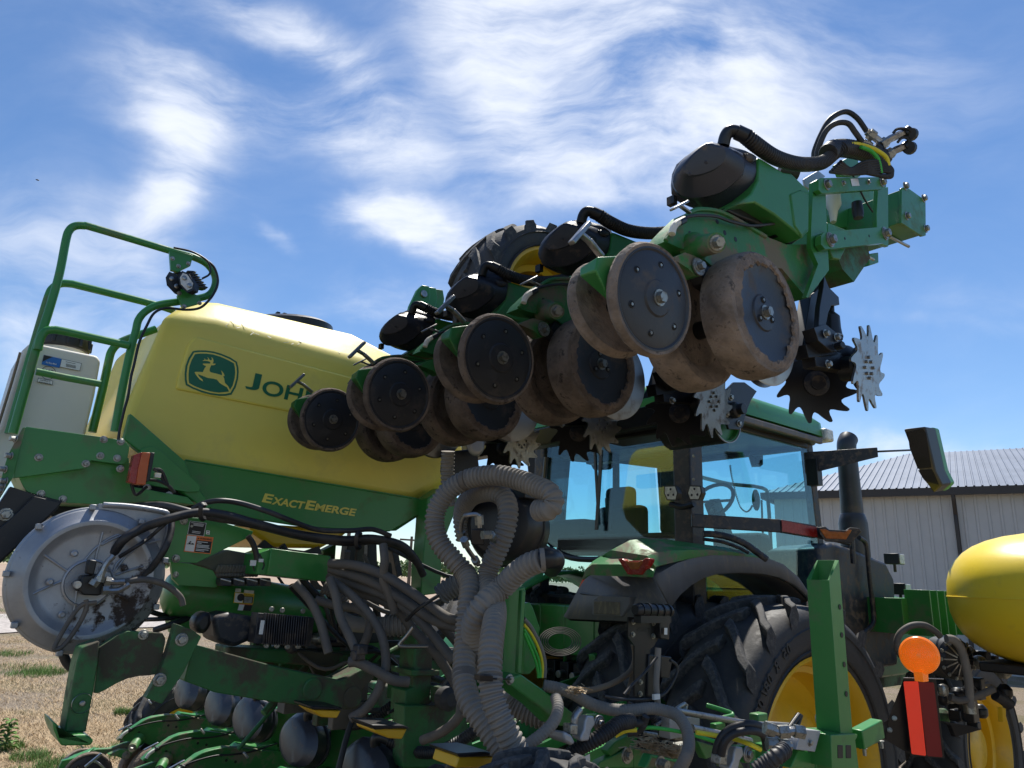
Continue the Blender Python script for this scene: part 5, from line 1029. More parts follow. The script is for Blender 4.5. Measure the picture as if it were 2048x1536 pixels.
# air manifold, side plate, box
plate('manifold_side', cW, 3.56, [(80, 725), (210, 735), (340, 748), (560, 812), (672, 848), (772, 1040), (700, 1082), (200, 1052), (110, 960)], .03, GRN, .003, [(150, 902)], .01)
b = MB(); b.ext(P_(cW, 3.6, (340, 748), (520, 690), (700, 615), (880, 555), (1250, 620), (1290, 930), (780, 950), (670, 848), (560, 800)), L * .5, HOSG); 
for i in range(14): x = 720 + i * 42; b.bar(S(*px(cW, [(x, 880)])[0], 3.57), S(*px(cW, [(x + 45, 770)])[0], 3.57), .012, .018, HOSG); b.bar(S(*px(cW, [(x + 5, 880)])[0], 3.57), S(*px(cW, [(x + 12, 935)])[0], 3.57), .012, .018, HOSG)
b.obj('air_manifold', PL, bev=.01)
for i in range(4):
    b = MB(); x = 850 + i * 185; b.ext(P_(cW, 3.5, (x - 75, 958), (x + 70, 950), (x + 85, 1020), (x + 75, 1062), (x - 60, 1062), (x - 80, 1020)), L * .1, BLKD); b.bar(S(*px(cW, [(x - 75, 960)])[0], 3.49), S(*px(cW, [(x + 75, 1000)])[0], 3.49), .006, .006, LAMP); b.obj('manifold_outlet', PL, bev=.004)
b = MB(); b.ext(P_(CE, 3.4, (240, 755), (700, 815), (675, 1012), (210, 960)), L * .25, GRN); b.ext(P_(CE, 3.42, (240, 757), (150, 790), (125, 955), (212, 958)), L * .2, GRN); b.obj('valve_box', PL, bev=.004)
for i, pts in enumerate(([(60, 660), (100, 720), (125, 800), (130, 850)], [(150, 800), (165, 830), (185, 880), (170, 920)], [(70, 850), (95, 880), (110, 930)])): hose('harness_wire', P_(CE, 3.42, *pts), (.014, .004, .004)[i], BLKM, sm=4, seg=8)
b = MB(); b.box(S(506, 1126, 3.4), H * .025, L * .01, Z * .025, WHL); b.box(S(522, 1121, 3.4), H * .02, L * .01, Z * .015, WHL); b.obj('cable_tag', PL)
# green air tank with caution decal
ca = S(350, 1183, 3.85); cb = S(545, 1212, 3.85); b = MB(); ax = (cb - ca).normalized(); lg = (cb - ca).length
b.lathe([(.0001, -.05), (.07, -.045), (.105, -.02), (.118, .02), (.118, lg + .25), (.07, lg + .3)], ca, ax, GRN, 36); AT = b.obj('air_tank', PL, smooth=50)
FC = SL(3.72); b = MB(); TL, TR, BL = X((972, 1150), (1248, 1170), (955, 1290)); prect(b, FC, TL, TR, BL, 0, 0, 1, 1.04, CAU, .002); prect(b, FC, TL, TR, BL, .04, .05, .45, .98, WHL, .003); prect(b, FC, TL, TR, BL, .48, .3, .97, .98, INK, .003)
ptext(b, 'CAUTION', FC, *X((1105, 1170), (1235, 1185), (1102, 1195)), INK, .004); b.lathe([(.018, 0), (.0001, .001)], FC(*X((1055, 1220))[0]) - L * .004, -L, INK, 20)
for v0 in (.38, .48, .58, .68, .78, .88): prect(b, FC, TL, TR, BL, .52, v0, .92, v0 + .04, LAMP, .004)
TL, TR, BL = X((1040, 1308), (1222, 1318), (1012, 1400)); prect(b, FC, TL, TR, BL, 0, 0, 1, 1, ORG, .002); prect(b, FC, TL, TR, BL, .0, .12, .4, 1, WHL, .003); prect(b, FC, TL, TR, BL, .42, .12, 1, 1, INK, .003)
prect(b, FC, *X((985, 1095), (1062, 1100), (980, 1145)), 0, 0, 1, 1, LAMP, .002); prect(b, FC, *X((1108, 1115), (1245, 1128), (1100, 1158)), 0, 0, 1, 1, LAMP, .002)
b.obj('caution_decal', AT)
b = MB(); b.ext(P_(CC, 3.8, (1195, 480), (1380, 490), (1380, 600), (1230, 590)), L * .1, GRN); b.ext(P_(CC, 3.8, (1240, 430), (1280, 380), (1265, 470)), L * .02, GRN); b.obj('tank_strap', PL)
# ribbed controller
b = MB(); rc = [(155, 110), (640, 150), (600, 395), (120, 372)]; b.ext(P_(CF, 3.3, *rc), L * .08, BLKD)
for i in range(19): x = 215 + i * 20; b.bar(S(*px(CF, [(x, 110 + i * 2)])[0], 3.285), S(*px(CF, [(x - 22, 378 + i * .8)])[0], 3.285), .005, .03, BLKD, L)
for x, y in px(CF, [(265, 78), (357, 88), (533, 95), (222, 388), (312, 390), (402, 398), (492, 395)]): b.lathe([(.012, 0), (.012, .01)], S(x, y, 3.29), -L, ZN, 10)
RC = b.obj('hydraulic_drive_controller', PL, bev=.003)
b = MB(); prect(b, SL(3.28), *px(CF, [(178, 172), (212, 174), (160, 292)]), 0, 0, 1, 1, WHL, .003); b.obj('controller_label', RC)
b = MB(); b.ext(P_(CC, 3.35, (1370, 500), (1420, 440), (1490, 430), (1500, 520), (1450, 600), (1380, 580)), L * .1, BLKM); b.ext(P_(CC, 3.4, (1500, 470), (1620, 440), (1800, 470), (1810, 620), (1650, 690), (1520, 640)), L * .2, BLKD); b.obj('drive_motor', PL, bev=.02)
# ---- frame beams and stand
bm_ = [(388, 1288), (420, 1297), (480, 1313), (560, 1335), (640, 1352), (682, 1361), (700, 1352), (738, 1330), (750, 1335), (748, 1358), (728, 1375), (718, 1408), (700, 1420), (620, 1414), (520, 1400), (430, 1385), (368, 1362)]
b = MB(); b.ext([S(x, y, 3.2) for x, y in bm_], L * .16, GRNM)
for x, y in ((625, 1378), (705, 1395)): b.lathe([(.05, 0), (.045, .008), (.0001, .006)], S(x, y, 3.2), -L, GRNM, 30)
b.obj('frame_beam', PL, bev=.008)
plate('stand_gusset', CC, 3.16, [(700, 690), (830, 600), (900, 572), (1145, 585), (1165, 620), (1165, 650), (1120, 872), (1050, 884), (980, 888), (900, 905), (820, 940), (745, 985), (690, 1010), (662, 1008), (690, 800)], .05, GRNM, .006, [(1010, 597)], .014)
plate('diagonal_strut', CC, 3.12, [(1240, 520), (1350, 560), (1420, 610), (1290, 870), (1140, 1085), (1028, 1042), (1110, 900), (1180, 720)], .05, GRNM, .005, [(1125, 915), (1280, 632)], .018)
b = MB(); b.ext(P_(CC, 3.08, (575, 690), (700, 640), (690, 800), (655, 1010), (605, 1282), (456, 1282), (500, 1010), (540, 790)), L * .11, GRNM); b.ext(P_(CC, 3.09, (468, 1282), (590, 1282), (575, 1345), (462, 1345)), L * .09, GRN)
p = S(*px(CC, [(577, 1080)])[0], 3.075); b.lathe([(.032, 0), (.036, .003), (.032, .005)], p, -L, STL, 24, caps=False); b.lathe([(.01, 0), (.01, .015)], p, -L, ZN, 12); b.obj('parking_stand', PL, bev=.006)
b = MB(); b.ext(P_(CC, 3.02, (372, 1208), (412, 1235), (430, 1310), (600, 1300), (640, 1320), (662, 1345), (640, 1378), (432, 1380), (400, 1320), (378, 1265)), L * .2, GRN, .97); b.obj('stand_foot', PL, bev=.006)
# vertical masts
plate('frame_mast', CF, 3.25, [(1500, 300), (1625, 350), (1650, 410), (1640, 600), (1620, 900), (1405, 1050), (1415, 770), (1482, 745), (1480, 560)], .14, GRNM, .006)
plate('mast_flange', CF, 3.22, [(1465, 598), (1705, 600), (1705, 645), (1465, 648)], .2, GRNM, .004)
plate('lower_frame', CF, 3.2, [(1405, 900), (1900, 900), (2040, 1434), (1390, 1434), (1400, 1060)], .1, GRNM, .006)
plate('bearing_bracket', CF, 3.15, [(1700, 745), (1830, 745), (1840, 870), (1700, 885)], .08, GRNM, .004)
b = MB(); b.lathe([(.05, 0), (.055, .02), (.05, .04), (.055, .06), (.03, .08)], S(885, 1395, 3.1), -L, RUB, 20); b.obj('bushing', PL)
plate('lift_mast', CE, 3.75, [(1440, 370), (1560, 290), (1690, 380), (1590, 640), (1550, 860), (1540, 1100), (1390, 1120), (1400, 900), (1425, 620)], .12, GRN, .006)
plate('lift_mast', CH, 2.3, [(660, 20), (865, -30), (862, 100), (838, 400), (828, 690), (800, 720), (690, 745), (655, 700), (690, 560), (690, 400)], .12, GRN, .006)
plate('mast_face', CH, 2.24, [(835, 0), (868, 0), (850, 300), (832, 690), (800, 680), (815, 400)], .02, GRN, .003)
plate('mast_foot', CH, 2.2, [(690, 745), (830, 690), (1000, 810), (1260, 1010), (1235, 1110), (1150, 1115), (1000, 970)], .12, GRN, .006)
b = MB(); b.ext(Pd(CH, 2.3, (490, 695), (600, 700), (600, 752), (490, 745)) , L * .03 + H * .0, BLKM); b.bar(*Pd(CH, 2.32, (595, 726), (600, 727)), .03, .03, BLKM) if 0 else b.bar(Pd(CH, 2.32, (595, 726))[0], S(*px(CH, [(725, 730)])[0], 2.19), .028, .006, BLKM); b.bolt(S(*px(CH, [(733, 733)])[0], 2.18), -L, .014); b.obj('hose_clamp', PL, bev=.004)
plate('cable_guide', CH, 2.5, [(860, 110), (900, 100), (925, 140), (985, 310), (940, 560), (960, 620), (900, 690), (850, 690), (850, 400)], .04, GRN)
hose('yellow_cable', P_(CH, 2.34, (850, 280), (905, 350), (950, 430), (985, 520), (1005, 620), (1000, 720)), .006, YCAB); hose('green_cable', P_(CH, 2.34, (850, 320), (895, 400), (935, 480), (968, 560), (985, 650), (985, 720)), .006, GCAB); hose('green_cable', P_(CH, 2.34, (850, 350), (885, 430), (915, 500), (945, 580), (965, 660), (970, 720)), .006, GCAB)
hose('tan_hose', P_(CH, 2.34, (850, 235), (905, 300), (960, 400), (1000, 500), (1022, 600), (1018, 720)), .009, HOSE)
# ---- big corrugated hoses
def big(pts, r=.036): return hose('vacuum_duct', pts, r, HOSE, corr=(.019, .17), seg=20, sm=8)
big(Dv(CG, [(860, 735, 2.75), (940, 725, 2.7), (975, 680, 2.7), (950, 610, 2.72), (850, 560, 2.78), (720, 510, 2.85), (580, 478, 2.9), (440, 485, 2.95), (320, 520, 2.98), (200, 600, 3.0), (125, 720, 3.0), (108, 850, 2.98), (150, 980, 2.95), (240, 1090, 2.92), (320, 1180, 2.9), (362, 1260, 2.85), (366, 1340, 2.8), (348, 1460, 2.75), (332, 1673, 2.7), (321, 1887, 2.62), (330, 2030, 2.56), (384, 2173, 2.5), (500, 2340, 2.45), (640, 2540, 2.4)]))
big(Dv(CG, [(330, 950, 3.25), (310, 820, 3.25), (320, 710, 3.22), (370, 640, 3.15), (450, 605, 3.08), (540, 600, 3.0), (620, 650, 2.95), (645, 750, 2.9), (625, 880, 2.88), (570, 1020, 2.88), (510, 1150, 2.88), (490, 1260, 2.85), (515, 1340, 2.78), (545, 1420, 2.7), (550, 1500, 2.6), (536, 1600, 2.5), (518, 1762, 2.42), (512, 1959, 2.36), (536, 2120, 2.33), (607, 2300, 2.3), (720, 2520, 2.28)]), .036)
big(Dv(CG, [(890, 1100, 2.6), (800, 1130, 2.62), (700, 1200, 2.65), (590, 1310, 2.68), (470, 1410, 2.62), (400, 1521, 2.62), (386, 1630, 2.66), (440, 1780, 2.72), (464, 1880, 2.8)]), .037)
b = MB(); b.tube(Dv(CG, [(870, 1095, 2.62), (930, 1085, 2.62), (975, 1090, 2.66), (985, 1110, 2.72), (960, 1150, 2.8)]), .038, BLK, 20, 4); b.tube(Dv(CG, [(880, 1095, 2.6), (915, 1092, 2.6)]), .041, HOSE, 20, 0); b.obj('duct_elbow', PL)
for pts, r in (([(362, 1290, 2.88), (364, 1340, 2.87)], .041), ([(494, 1265, 2.85), (508, 1315, 2.81)], .04), ([(321, 1905, 2.61), (324, 1965, 2.59)], .042), ([(511, 1930, 2.37), (511, 1990, 2.36)], .042), ([(322, 520, 2.97), (350, 510, 2.96)], .0395)):
    b = MB(); b.tube(Dv(CG, pts), r, HOSG, 20, 0); b.obj('duct_clamp', PL)
big(Dv(CE, [(1540, 1120, 3.5), (1600, 1070, 3.5), (1720, 1010, 3.5)]), .045); big(Dv(CE, [(1110, 1350, 3.4), (1200, 1345, 3.4), (1340, 1335, 3.4)]), .044); hose('air_duct', Dv(CE, [(780, 1300, 3.45), (900, 1340, 3.45), (1120, 1340, 3.42)]), .036, HOSE)
big(Dv(CH, [(680, 850, 3.1), (760, 920, 3.1), (900, 990, 3.08), (1060, 1040, 3.05)]), .05)
big(Dv(CG, [(215, 700, 3.6), (205, 560, 3.6), (200, 440, 3.6), (205, 300, 3.6)]), .03)
# round black blower behind the ducts
b = MB(); p = D(1012, 1052, 3.25); ax = (-L * .55 - H * .8).normalized(); b.lathe([(.06, .12), (.13, .11), (.155, .08), (.17, .03), (.175, -.02), (.175, -.12), (.15, -.16)], p, ax, BLK, 48); b.lathe([(.18, -.02), (.18, .0)], p, ax, BLKM, 48); b.box(D(1055, 985, 3.2), H * .1, L * .08, Z * .06, BLKM); b.obj('vacuum_blower', PL, bev=.003, smooth=50)
b = MB(); b.ext(Dv(CG, [(372, 872, 2.75), (468, 870, 2.75), (470, 990, 2.75), (372, 985, 2.75)]), (p - CAM).normalized() * .08, BLKM); b.obj('valve_block', PL, bev=.004)
for pts in ([(300, 950, 2.8), (302, 840, 2.78), (325, 782, 2.76), (350, 770, 2.75), (430, 772, 2.75), (437, 860, 2.75)], [(455, 915, 2.7), (520, 912, 2.72), (545, 960, 2.78)], [(320, 945, 2.72), (345, 1010, 2.75), (400, 1090, 2.8), (425, 1130, 2.85)]):
    b = MB(); q = Dv(CG, pts); b.tube(q, .009, STL, 10, 4)
    for k in (0, -2): b.lathe([(.017, 0), (.017, .035)], q[k], q[k + 1] - q[k], ZN, 6)
    b.obj('hydraulic_fitting', PL)
# ---- bundle of smooth hoses
for pts in ([(690, 870, 3.4), (900, 890, 3.35), (1100, 960, 3.3), (1300, 1080, 3.25), (1480, 1210, 3.2), (1600, 1290, 3.15), (1700, 1310, 3.15)],
            [(690, 910, 3.42), (1000, 1010, 3.35), (1200, 1120, 3.3), (1380, 1240, 3.25), (1520, 1320, 3.2), (1700, 1370, 3.15)],
            [(690, 945, 3.45), (900, 1040, 3.4), (1100, 1110, 3.35), (1280, 1220, 3.3), (1400, 1330, 3.25), (1520, 1470, 3.2), (1640, 1620, 3.15)],
            [(690, 900, 3.5), (950, 960, 3.45), (1150, 1050, 3.4), (1330, 1160, 3.35), (1460, 1260, 3.3), (1600, 1400, 3.3), (1700, 1520, 3.3)],
            [(680, 960, 3.5), (880, 1080, 3.45), (1080, 1150, 3.4), (1220, 1240, 3.38), (1330, 1380, 3.35), (1500, 1560, 3.3), (1620, 1740, 3.3), (1690, 1860, 3.2)]):
    hose('seed_hose', Dv(CE, pts), .022, HOSS)
for pts in ([(690, 985, 3.3), (735, 1120, 3.25), (770, 1280, 3.2), (850, 1450, 3.15), (905, 1580, 3.1)], [(700, 1000, 3.35), (850, 1110, 3.3), (1000, 1270, 3.25), (1090, 1430, 3.2), (1120, 1640, 3.15), (1060, 1850, 3.1), (960, 1990, 3.1), (850, 2060, 3.1)], [(420, 1020, 3.3), (540, 1160, 3.3), (620, 1330, 3.25), (680, 1560, 3.2)],
            [(580, 1150, 3.4), (740, 1195, 3.4), (900, 1220, 3.4), (990, 1290, 3.35), (980, 1420, 3.3), (920, 1560, 3.3)], [(1100, 730, 3.35), (1110, 850, 3.3), (1100, 1000, 3.3), (1150, 1120, 3.3), (1190, 1250, 3.3)], [(1700, 1940, 2.95), (1680, 2050, 2.95), (1560, 2160, 3.0), (1400, 2230, 3.05)]):
    hose('seed_hose', Dv(CE, pts), .02, HOSG)
hose('tan_hose', Dv(CF, [(930, 530, 3.1), (1000, 530, 3.1), (1150, 600, 3.1), (1300, 680, 3.1), (1440, 700, 3.12)]), .022, HOSG)
hose('wire_sleeve', Dv(CE, [(640, 1050, 3.6), (760, 1120, 3.6), (820, 1250, 3.6)]), .03, HOSG, corr=(.014, .1))
hose('hose_tie', Dv(CE, [(1275, 1310, 3.15), (1380, 1210, 3.12), (1530, 1115, 3.15)]), .008, BLKM, seg=6)
b = MB(); 
for (x, y) in ((905, 1575), (925, 1530)): q = Dv(CE, [(x, y, 3.1)])[0]; b.box(q, H * .05, L * .05, Z * .04, BLKD)
b.obj('hose_manifold', PL, bev=.006)
hose('bent_rod', Dv(CF, [(1480, 230, 3.15), (1420, 310, 3.15), (1365, 370, 3.15), (1380, 395, 3.15), (1600, 395, 3.2)]), .009, STL, sm=3)
# clutter of small shapes that fills the dark middle
for i in range(46):
    x = random.uniform(500, 900); y = random.uniform(1230, 1440); d = random.uniform(3.7, 4.3); p = D(x, y, d); b = MB()
    m = random.choice([BLKM, BLKD, GRNM, GRNM, RUB, HOSG]); k = random.random()
    if k < .45: b.tube([p, p + H * random.uniform(-.2, .2) + Z * random.uniform(-.1, .05), p + H * random.uniform(-.3, .3) + L * random.uniform(-.1, .1) - Z * random.uniform(0, .3)], random.uniform(.008, .02), m, 8, 4); nm = 'inner_hose'
    elif k < .8: b.box(p, H * random.uniform(.05, .22), L * random.uniform(.04, .12), Z * random.uniform(.04, .18), m); nm = 'inner_bracket'
    else: b.lathe([(.03, 0), (.035, .03), (.02, .07)], p, -L, ZN if random.random() < .5 else m, 12); nm = 'inner_bolt'
    b.obj(nm, PL, bev=.004)
for i in range(26):
    x0 = random.uniform(480, 780); y0 = random.uniform(1090, 1250); x1 = x0 + random.uniform(40, 260); y1 = min(1430, y0 + random.uniform(40, 260)); d0 = random.uniform(3.6, 4.3)
    pts = [D(x0, y0, d0), D(x0 * .6 + x1 * .4 + random.gauss(0, 25), y0 * .6 + y1 * .4 + random.uniform(10, 60), d0 + .05), D(x0 * .25 + x1 * .75 + random.gauss(0, 20), y0 * .3 + y1 * .7 + random.uniform(-10, 40), d0 + .1), D(x1, y1, d0 + .2)]
    hose('inner_hose', pts, random.uniform(.006, .02), random.choice([HOSB, HOSG, HOSS, BLKM, HOSB]), seg=8, sm=5)
for i in range(24):
    x = random.uniform(1340, 1640); y = random.uniform(1430, 1530); d = random.uniform(3.0, 3.4); p = D(x, y, d); b = MB(); m = random.choice([BLKM, GRN, GRNM, ZN, HOSB, ALUC, GRN]); k = random.random()
    if k < .5: b.tube([p, p + H * random.uniform(-.15, .15) + Z * random.uniform(-.06, .08), p + H * random.uniform(-.25, .25) + L * random.uniform(-.05, .1) - Z * random.uniform(-.05, .12)], random.uniform(.006, .014), m, 8, 4); nm = 'link_hose'
    elif k < .75: b.box(p, H * random.uniform(.04, .12), L * random.uniform(.03, .08), Z * random.uniform(.03, .08), m); nm = 'link_bracket'
    else: b.bolt(p, -L, random.uniform(.012, .02), ZN, .02); nm = 'link_bolt'
    b.obj(nm, PL, bev=.003)
b = MB(); b.ext(P_(CF, 3.75, (-100, 400), (560, 430), (1500, 500), (1900, 420), (1900, 560), (1500, 640), (560, 560), (-100, 500)), L * .2, GRNM); b.obj('main_toolbar', PL, bev=.01)
b = MB(); b.box(G(2.95, 4.9, 1.25), H * .18, L * 3.2, Z * .18, GRNM); b.obj('main_toolbar', PL, bev=.01)
plate('rear_panel', CE, 4.1, [(100, 1060), (620, 1100), (900, 1200), (1400, 1500), (1400, 1800), (100, 1700)], .05, GRNM)
for i, pts in enumerate(([(830, 700), (900, 690), (860, 1000), (790, 1000)], [(905, 690), (960, 690), (950, 1000), (880, 1000)], [(985, 690), (1050, 700), (1060, 1000), (970, 1000)], [(1150, 700), (1200, 690), (1250, 960), (1210, 980)], [(640, 770), (740, 720), (720, 1010), (640, 1000)])):
    plate('inner_upright', CE, 4.2 + .05 * i, pts, .08, (BLKM, HOSG, BLKM, BLKD, GRNM)[i])
plate('upright_pad', CF, 3.6, [(1110, 310), (1250, 320), (1235, 450), (1160, 540), (1050, 480)], .06, GRN)
# yellow insecticide hoppers
for (q0, q1, l_) in (([(610, 935), (865, 945), (830, 1010), (700, 1000), (640, 960)], [(600, 905), (870, 918), (880, 935), (640, 938), (610, 928)], 3.0), ([(1140, 1095), (1430, 1100), (1385, 1190), (1270, 1180), (1150, 1130)], [(1125, 1065), (1400, 1070), (1455, 1095), (1150, 1108)], 2.55), ([(1870, 1330), (2200, 1340), (2160, 1434), (1840, 1434)], [(1850, 1310), (2100, 1295), (2240, 1330), (1880, 1345)], 2.1)):
    b = MB(); b.ext(P_(CF, l_, *q0), L * .14, YELP); o = b.obj('insecticide_box', PL, bev=.006); b = MB(); b.ext([p - Z * .0 for p in P_(CF, l_ - .01, *q1)], L * .17, BLKM); b.obj('box_lid', o, bev=.004)
# ---- near wheels at the bottom and the raised wing wheel
def pwheel(c, R, w, rr, n, lug, lw, out, label, t0=0, sdir=1):
    r = rim(PL, c, rr, w, out); r.name = 'gauge_wheel_assembly'; ORI[r.name] = Vector(); r['label'] = label; tyre(r, c, R, w, rr, n, lug, lw, t0, sdir=sdir); return r
wc = S(1085, 598, 2.75); wu = S(1072, 590, 2.75)
pwheel(S(1066, 625, 2.9), .50, .34, .3, 17, .02, .07, -1, 'raised wing wheel with yellow rim and black lugged tyre', .1)
pwheel(S(1078, 1822, 1.75), .42, .26, .2, 16, .03, .045, -1, 'black tyre at the lower edge of the frame')
pwheel(S(352, 1462, 7.0), .42, .28, .17, 16, .03, .045, -1, 'small black tyre with yellow rim under the frame')
b = MB(); wr = S(1066, 625, 2.8); b.tube([wr, wr + H * .25 - Z * .1, wr + H * .5 - Z * .05], .05, GRN, 12, 3); b.obj('wheel_arm', PL)
# hinge plates on the far mast
for i, (dx, l_) in enumerate(((0, 3.95), (14, 4.05), (28, 4.15))):
    b = MB(); q = [(820, 612), (835, 580), (845, 570), (858, 572), (861, 590), (848, 660), (812, 650)]; b.ext([S(x + dx, y + i * 4, l_) for x, y in q], L * .03, GRN)
    if i == 0: b.lathe([(.026, 0), (.026, .012)], S(847, 588, l_), -L, STL, 20)
    b.obj('hinge_plate', PL, bev=.004)
b = MB(); b.bar(S(850, 640, 4.1), S(858, 700, 4.1), .12, .1, GRN); b.obj('hinge_arm', PL)
# ---- green flex roller under the wing
b = MB(); c = D(1448, 838, 3.05); ax = -L
ce = px(CI, [(745, 225)])[0]; c = S(1454, 838, 2.12)
b.lathe([(.118, .0), (.124, .0), (.124, .005), (.124, .36), (.1, .36)], c, L, BLKM, 48, caps=False); b.lathe([(.118, .004), (.112, .004), (.110, .03), (.03, .03), (.0001, .03)], c, L, GRN, 48, caps=False); b.lathe([(.121, -.001), (.125, -.001), (.125, .006), (.121, .006)], c, L, ALUC, 48, caps=False)
b.obj('roller_drum', PL)
b = MB(); b.ext([S(x, y, 2.09) for x, y in px(CI, [(705, 55), (740, 0), (800, -60), (880, -60), (975, 10), (930, 80), (890, 180), (870, 280), (840, 305), (760, 300), (752, 270), (690, 200), (680, 120)])], L * .014, BLK)
for x, y in px(CI, [(774, 57), (868, 128), (742, 183), (836, 258)]): b.bolt(S(x, y, 2.088), -L, .013)
b.lathe([(.045, 0), (.04, .02), (.028, .03), (.028, .06), (.0001, .06)], S(*px(CI, [(800, 155)])[0], 2.08), -L, BLKM, 24); b.obj('roller_bracket', PL, bev=.003)
b = MB(); b.box(G(3.35, 2.75, 2.98), H * .2, L * .6, Z * .1, BLKM); b.bar(G(3.2, 2.3, 3.02), G(3.2, 4.4, 3.0), .1, .12, BLKM); b.obj('wing_frame', PL, bev=.01)
b = MB(); b.ext(P_(CG, 3.35, (230, 300), (420, 280), (440, 440), (400, 480), (250, 520), (215, 440)), L * .1, BLKM); b.lathe([(.07, 0), (.05, .02), (.0001, .02)], S(950, 890, 3.3), -L, ALU, 24); b.obj('wing_bracket', PL, bev=.01)
# ---- lower right: links, cylinders, hoses, post
b = MB(); b.tube(P_(CL, 2.0, (1030, 885), (1400, 950), (1750, 1010), (2048, 1030)), .013, STL, 12, 2); b.obj('cylinder_rod', PL)
b = MB(); b.tube(P_(CL, 1.95, (1190, 1052), (1500, 1120), (1760, 1180)), .014, STL, 12, 2); b.obj('cylinder_rod', PL)
hose('wire_sleeve', Dv(CL, [(-260, 640, 2.35), (-100, 670, 2.35), (20, 715, 2.35), (200, 815, 2.35), (400, 872, 2.35), (600, 880, 2.36), (780, 862, 2.38), (900, 880, 2.38), (1040, 930, 2.35), (1130, 1050, 2.3), (1160, 1200, 2.25), (1130, 1340, 2.2), (1040, 1500, 2.2)]), 0.0222, HOSE, corr=(.011, .05), seg=14)
hose('wire_sleeve', Dv(CL, [(-30, 1330, 2.15), (120, 1235, 2.15), (260, 1160, 2.15), (380, 1080, 2.17), (480, 1010, 2.2), (600, 985, 2.25)]), 0.0240, HOSB, corr=(.011, .14), seg=14)
hose('wire_sleeve', Dv(CM, [(130, 1040, 1.95), (230, 970, 1.95), (320, 900, 1.95), (380, 850, 1.98)]), .02, HOSB, corr=(.011, .14), seg=14)
hose('wire_sleeve', Dv(CH, [(700, 1370, 2.4), (850, 1290, 2.4), (1000, 1180, 2.42), (1100, 1070, 2.45), (1130, 960, 2.5), (1110, 880, 2.55)]), .019, HOSE, corr=(.011, .08), seg=14)
hose('hydraulic_hose', Dv(CL, [(1420, 1320, 2.1), (1450, 1200, 2.1), (1520, 1100, 2.1), (1640, 1035, 2.1), (1780, 1020, 2.1), (1890, 1060, 2.12), (1940, 1130, 2.15)]), 0.0150, HOSB)
hose('hydraulic_hose', Dv(CL, [(1475, 1320, 2.08), (1510, 1190, 2.08), (1600, 1110, 2.08), (1760, 1080, 2.08), (1880, 1120, 2.1), (1920, 1260, 2.1)]), 0.0132, HOSB)
hose('hydraulic_hose', Dv(CL, [(640, 1010, 2.3), (720, 1000, 2.3), (740, 940, 2.3)]), 0.0144, HOSB); hose('hydraulic_hose', Dv(CL, [(560, 1110, 2.3), (660, 1090, 2.3), (730, 1010, 2.3), (730, 940, 2.35)]), 0.0120, HOSB)
hose('yellow_cable', Dv(CL, [(440, 1130, 2.25), (540, 1080, 2.25), (650, 1072, 2.25)]), 0.0084, YCAB); hose('yellow_cable', Dv(CL, [(1230, 1095, 2.2), (1380, 1120, 2.2), (1600, 1160, 2.15), (1750, 1210, 2.1), (1860, 1265, 2.1)]), 0.0084, YCAB); hose('green_cable', Dv(CL, [(620, 1062, 2.3), (800, 1050, 2.3), (1020, 1080, 2.3), (1200, 1120, 2.3), (1430, 1190, 2.3)]), 0.0072, GCAB)
hose('green_cable', Dv(CM, [(110, 1000, 1.98), (230, 915, 2.0), (290, 875, 2.0)]), .012, GRNB)
for pts in ([(800, 930), (850, 1000), (900, 1060)], [(900, 1030), (960, 1060), (1000, 1110), (960, 1190)], [(850, 960), (900, 1110), (940, 1180)], [(700, 1000), (680, 1080), (640, 1100)]): hose('wire_sleeve', P_(CL, 2.1, *pts), .016, HOSB, corr=(.01, .12), seg=10)
for (x0, y0, l_, s_) in ((200, 930, 1.95, 1), (1650, 1235, 1.62, .95)):
    b = MB(); pts = [(-30, 0), (40, 5), (48, 90), (10, 150), (-10, 250), (-90, 260), (-100, 220), (-60, 140), (-50, 60)]; b.ext(P_(CL, l_, *[(x0 + x * s_, y0 + y * s_) for x, y in pts]), L * .05, ALUC, .9); b.obj('actuator_casting', PL, bev=.012, bseg=3)
    b = MB(); g_ = [(-40, -10), (60, -15), (140, 60), (150, 160), (60, 170), (40, 100), (-60, 60)]; b.ext(P_(CL, l_ + .06, *[(x0 + x * s_, y0 + y * s_) for x, y in g_]), L * .02, GRN); q = S(*px(CL, [(x0 + 75 * s_, y0 + 75 * s_)])[0], l_ + .05); b.lathe([(.028, 0), (.028, .008)], q, -L, STL, 20); b.bolt(q - L * .008, -L, .014, STL); b.obj('clevis', PL, bev=.004)
    b = MB(); q = [(-190, 90), (-120, 90), (-125, 190), (-195, 185)]; b.ext(P_(CL, l_, *[(x0 + x * s_, y0 + y * s_) for x, y in q]), L * .04, ZN); b.tube(P_(CL, l_ + .02, (x0 - 160 * s_, y0 + 90), (x0 - 150 * s_, y0 + 10), (x0 - 100 * s_, y0 - 60)), .014, STL, 10, 3); b.obj('hose_coupler', PL, bev=.003)
b = MB(); b.ext(P_(CL, 1.95, (-60, 1080), (20, 1120), (60, 1200), (20, 1230), (-60, 1180)), L * .1, ALUC, .8); b.obj('actuator_casting', PL, bev=.02)
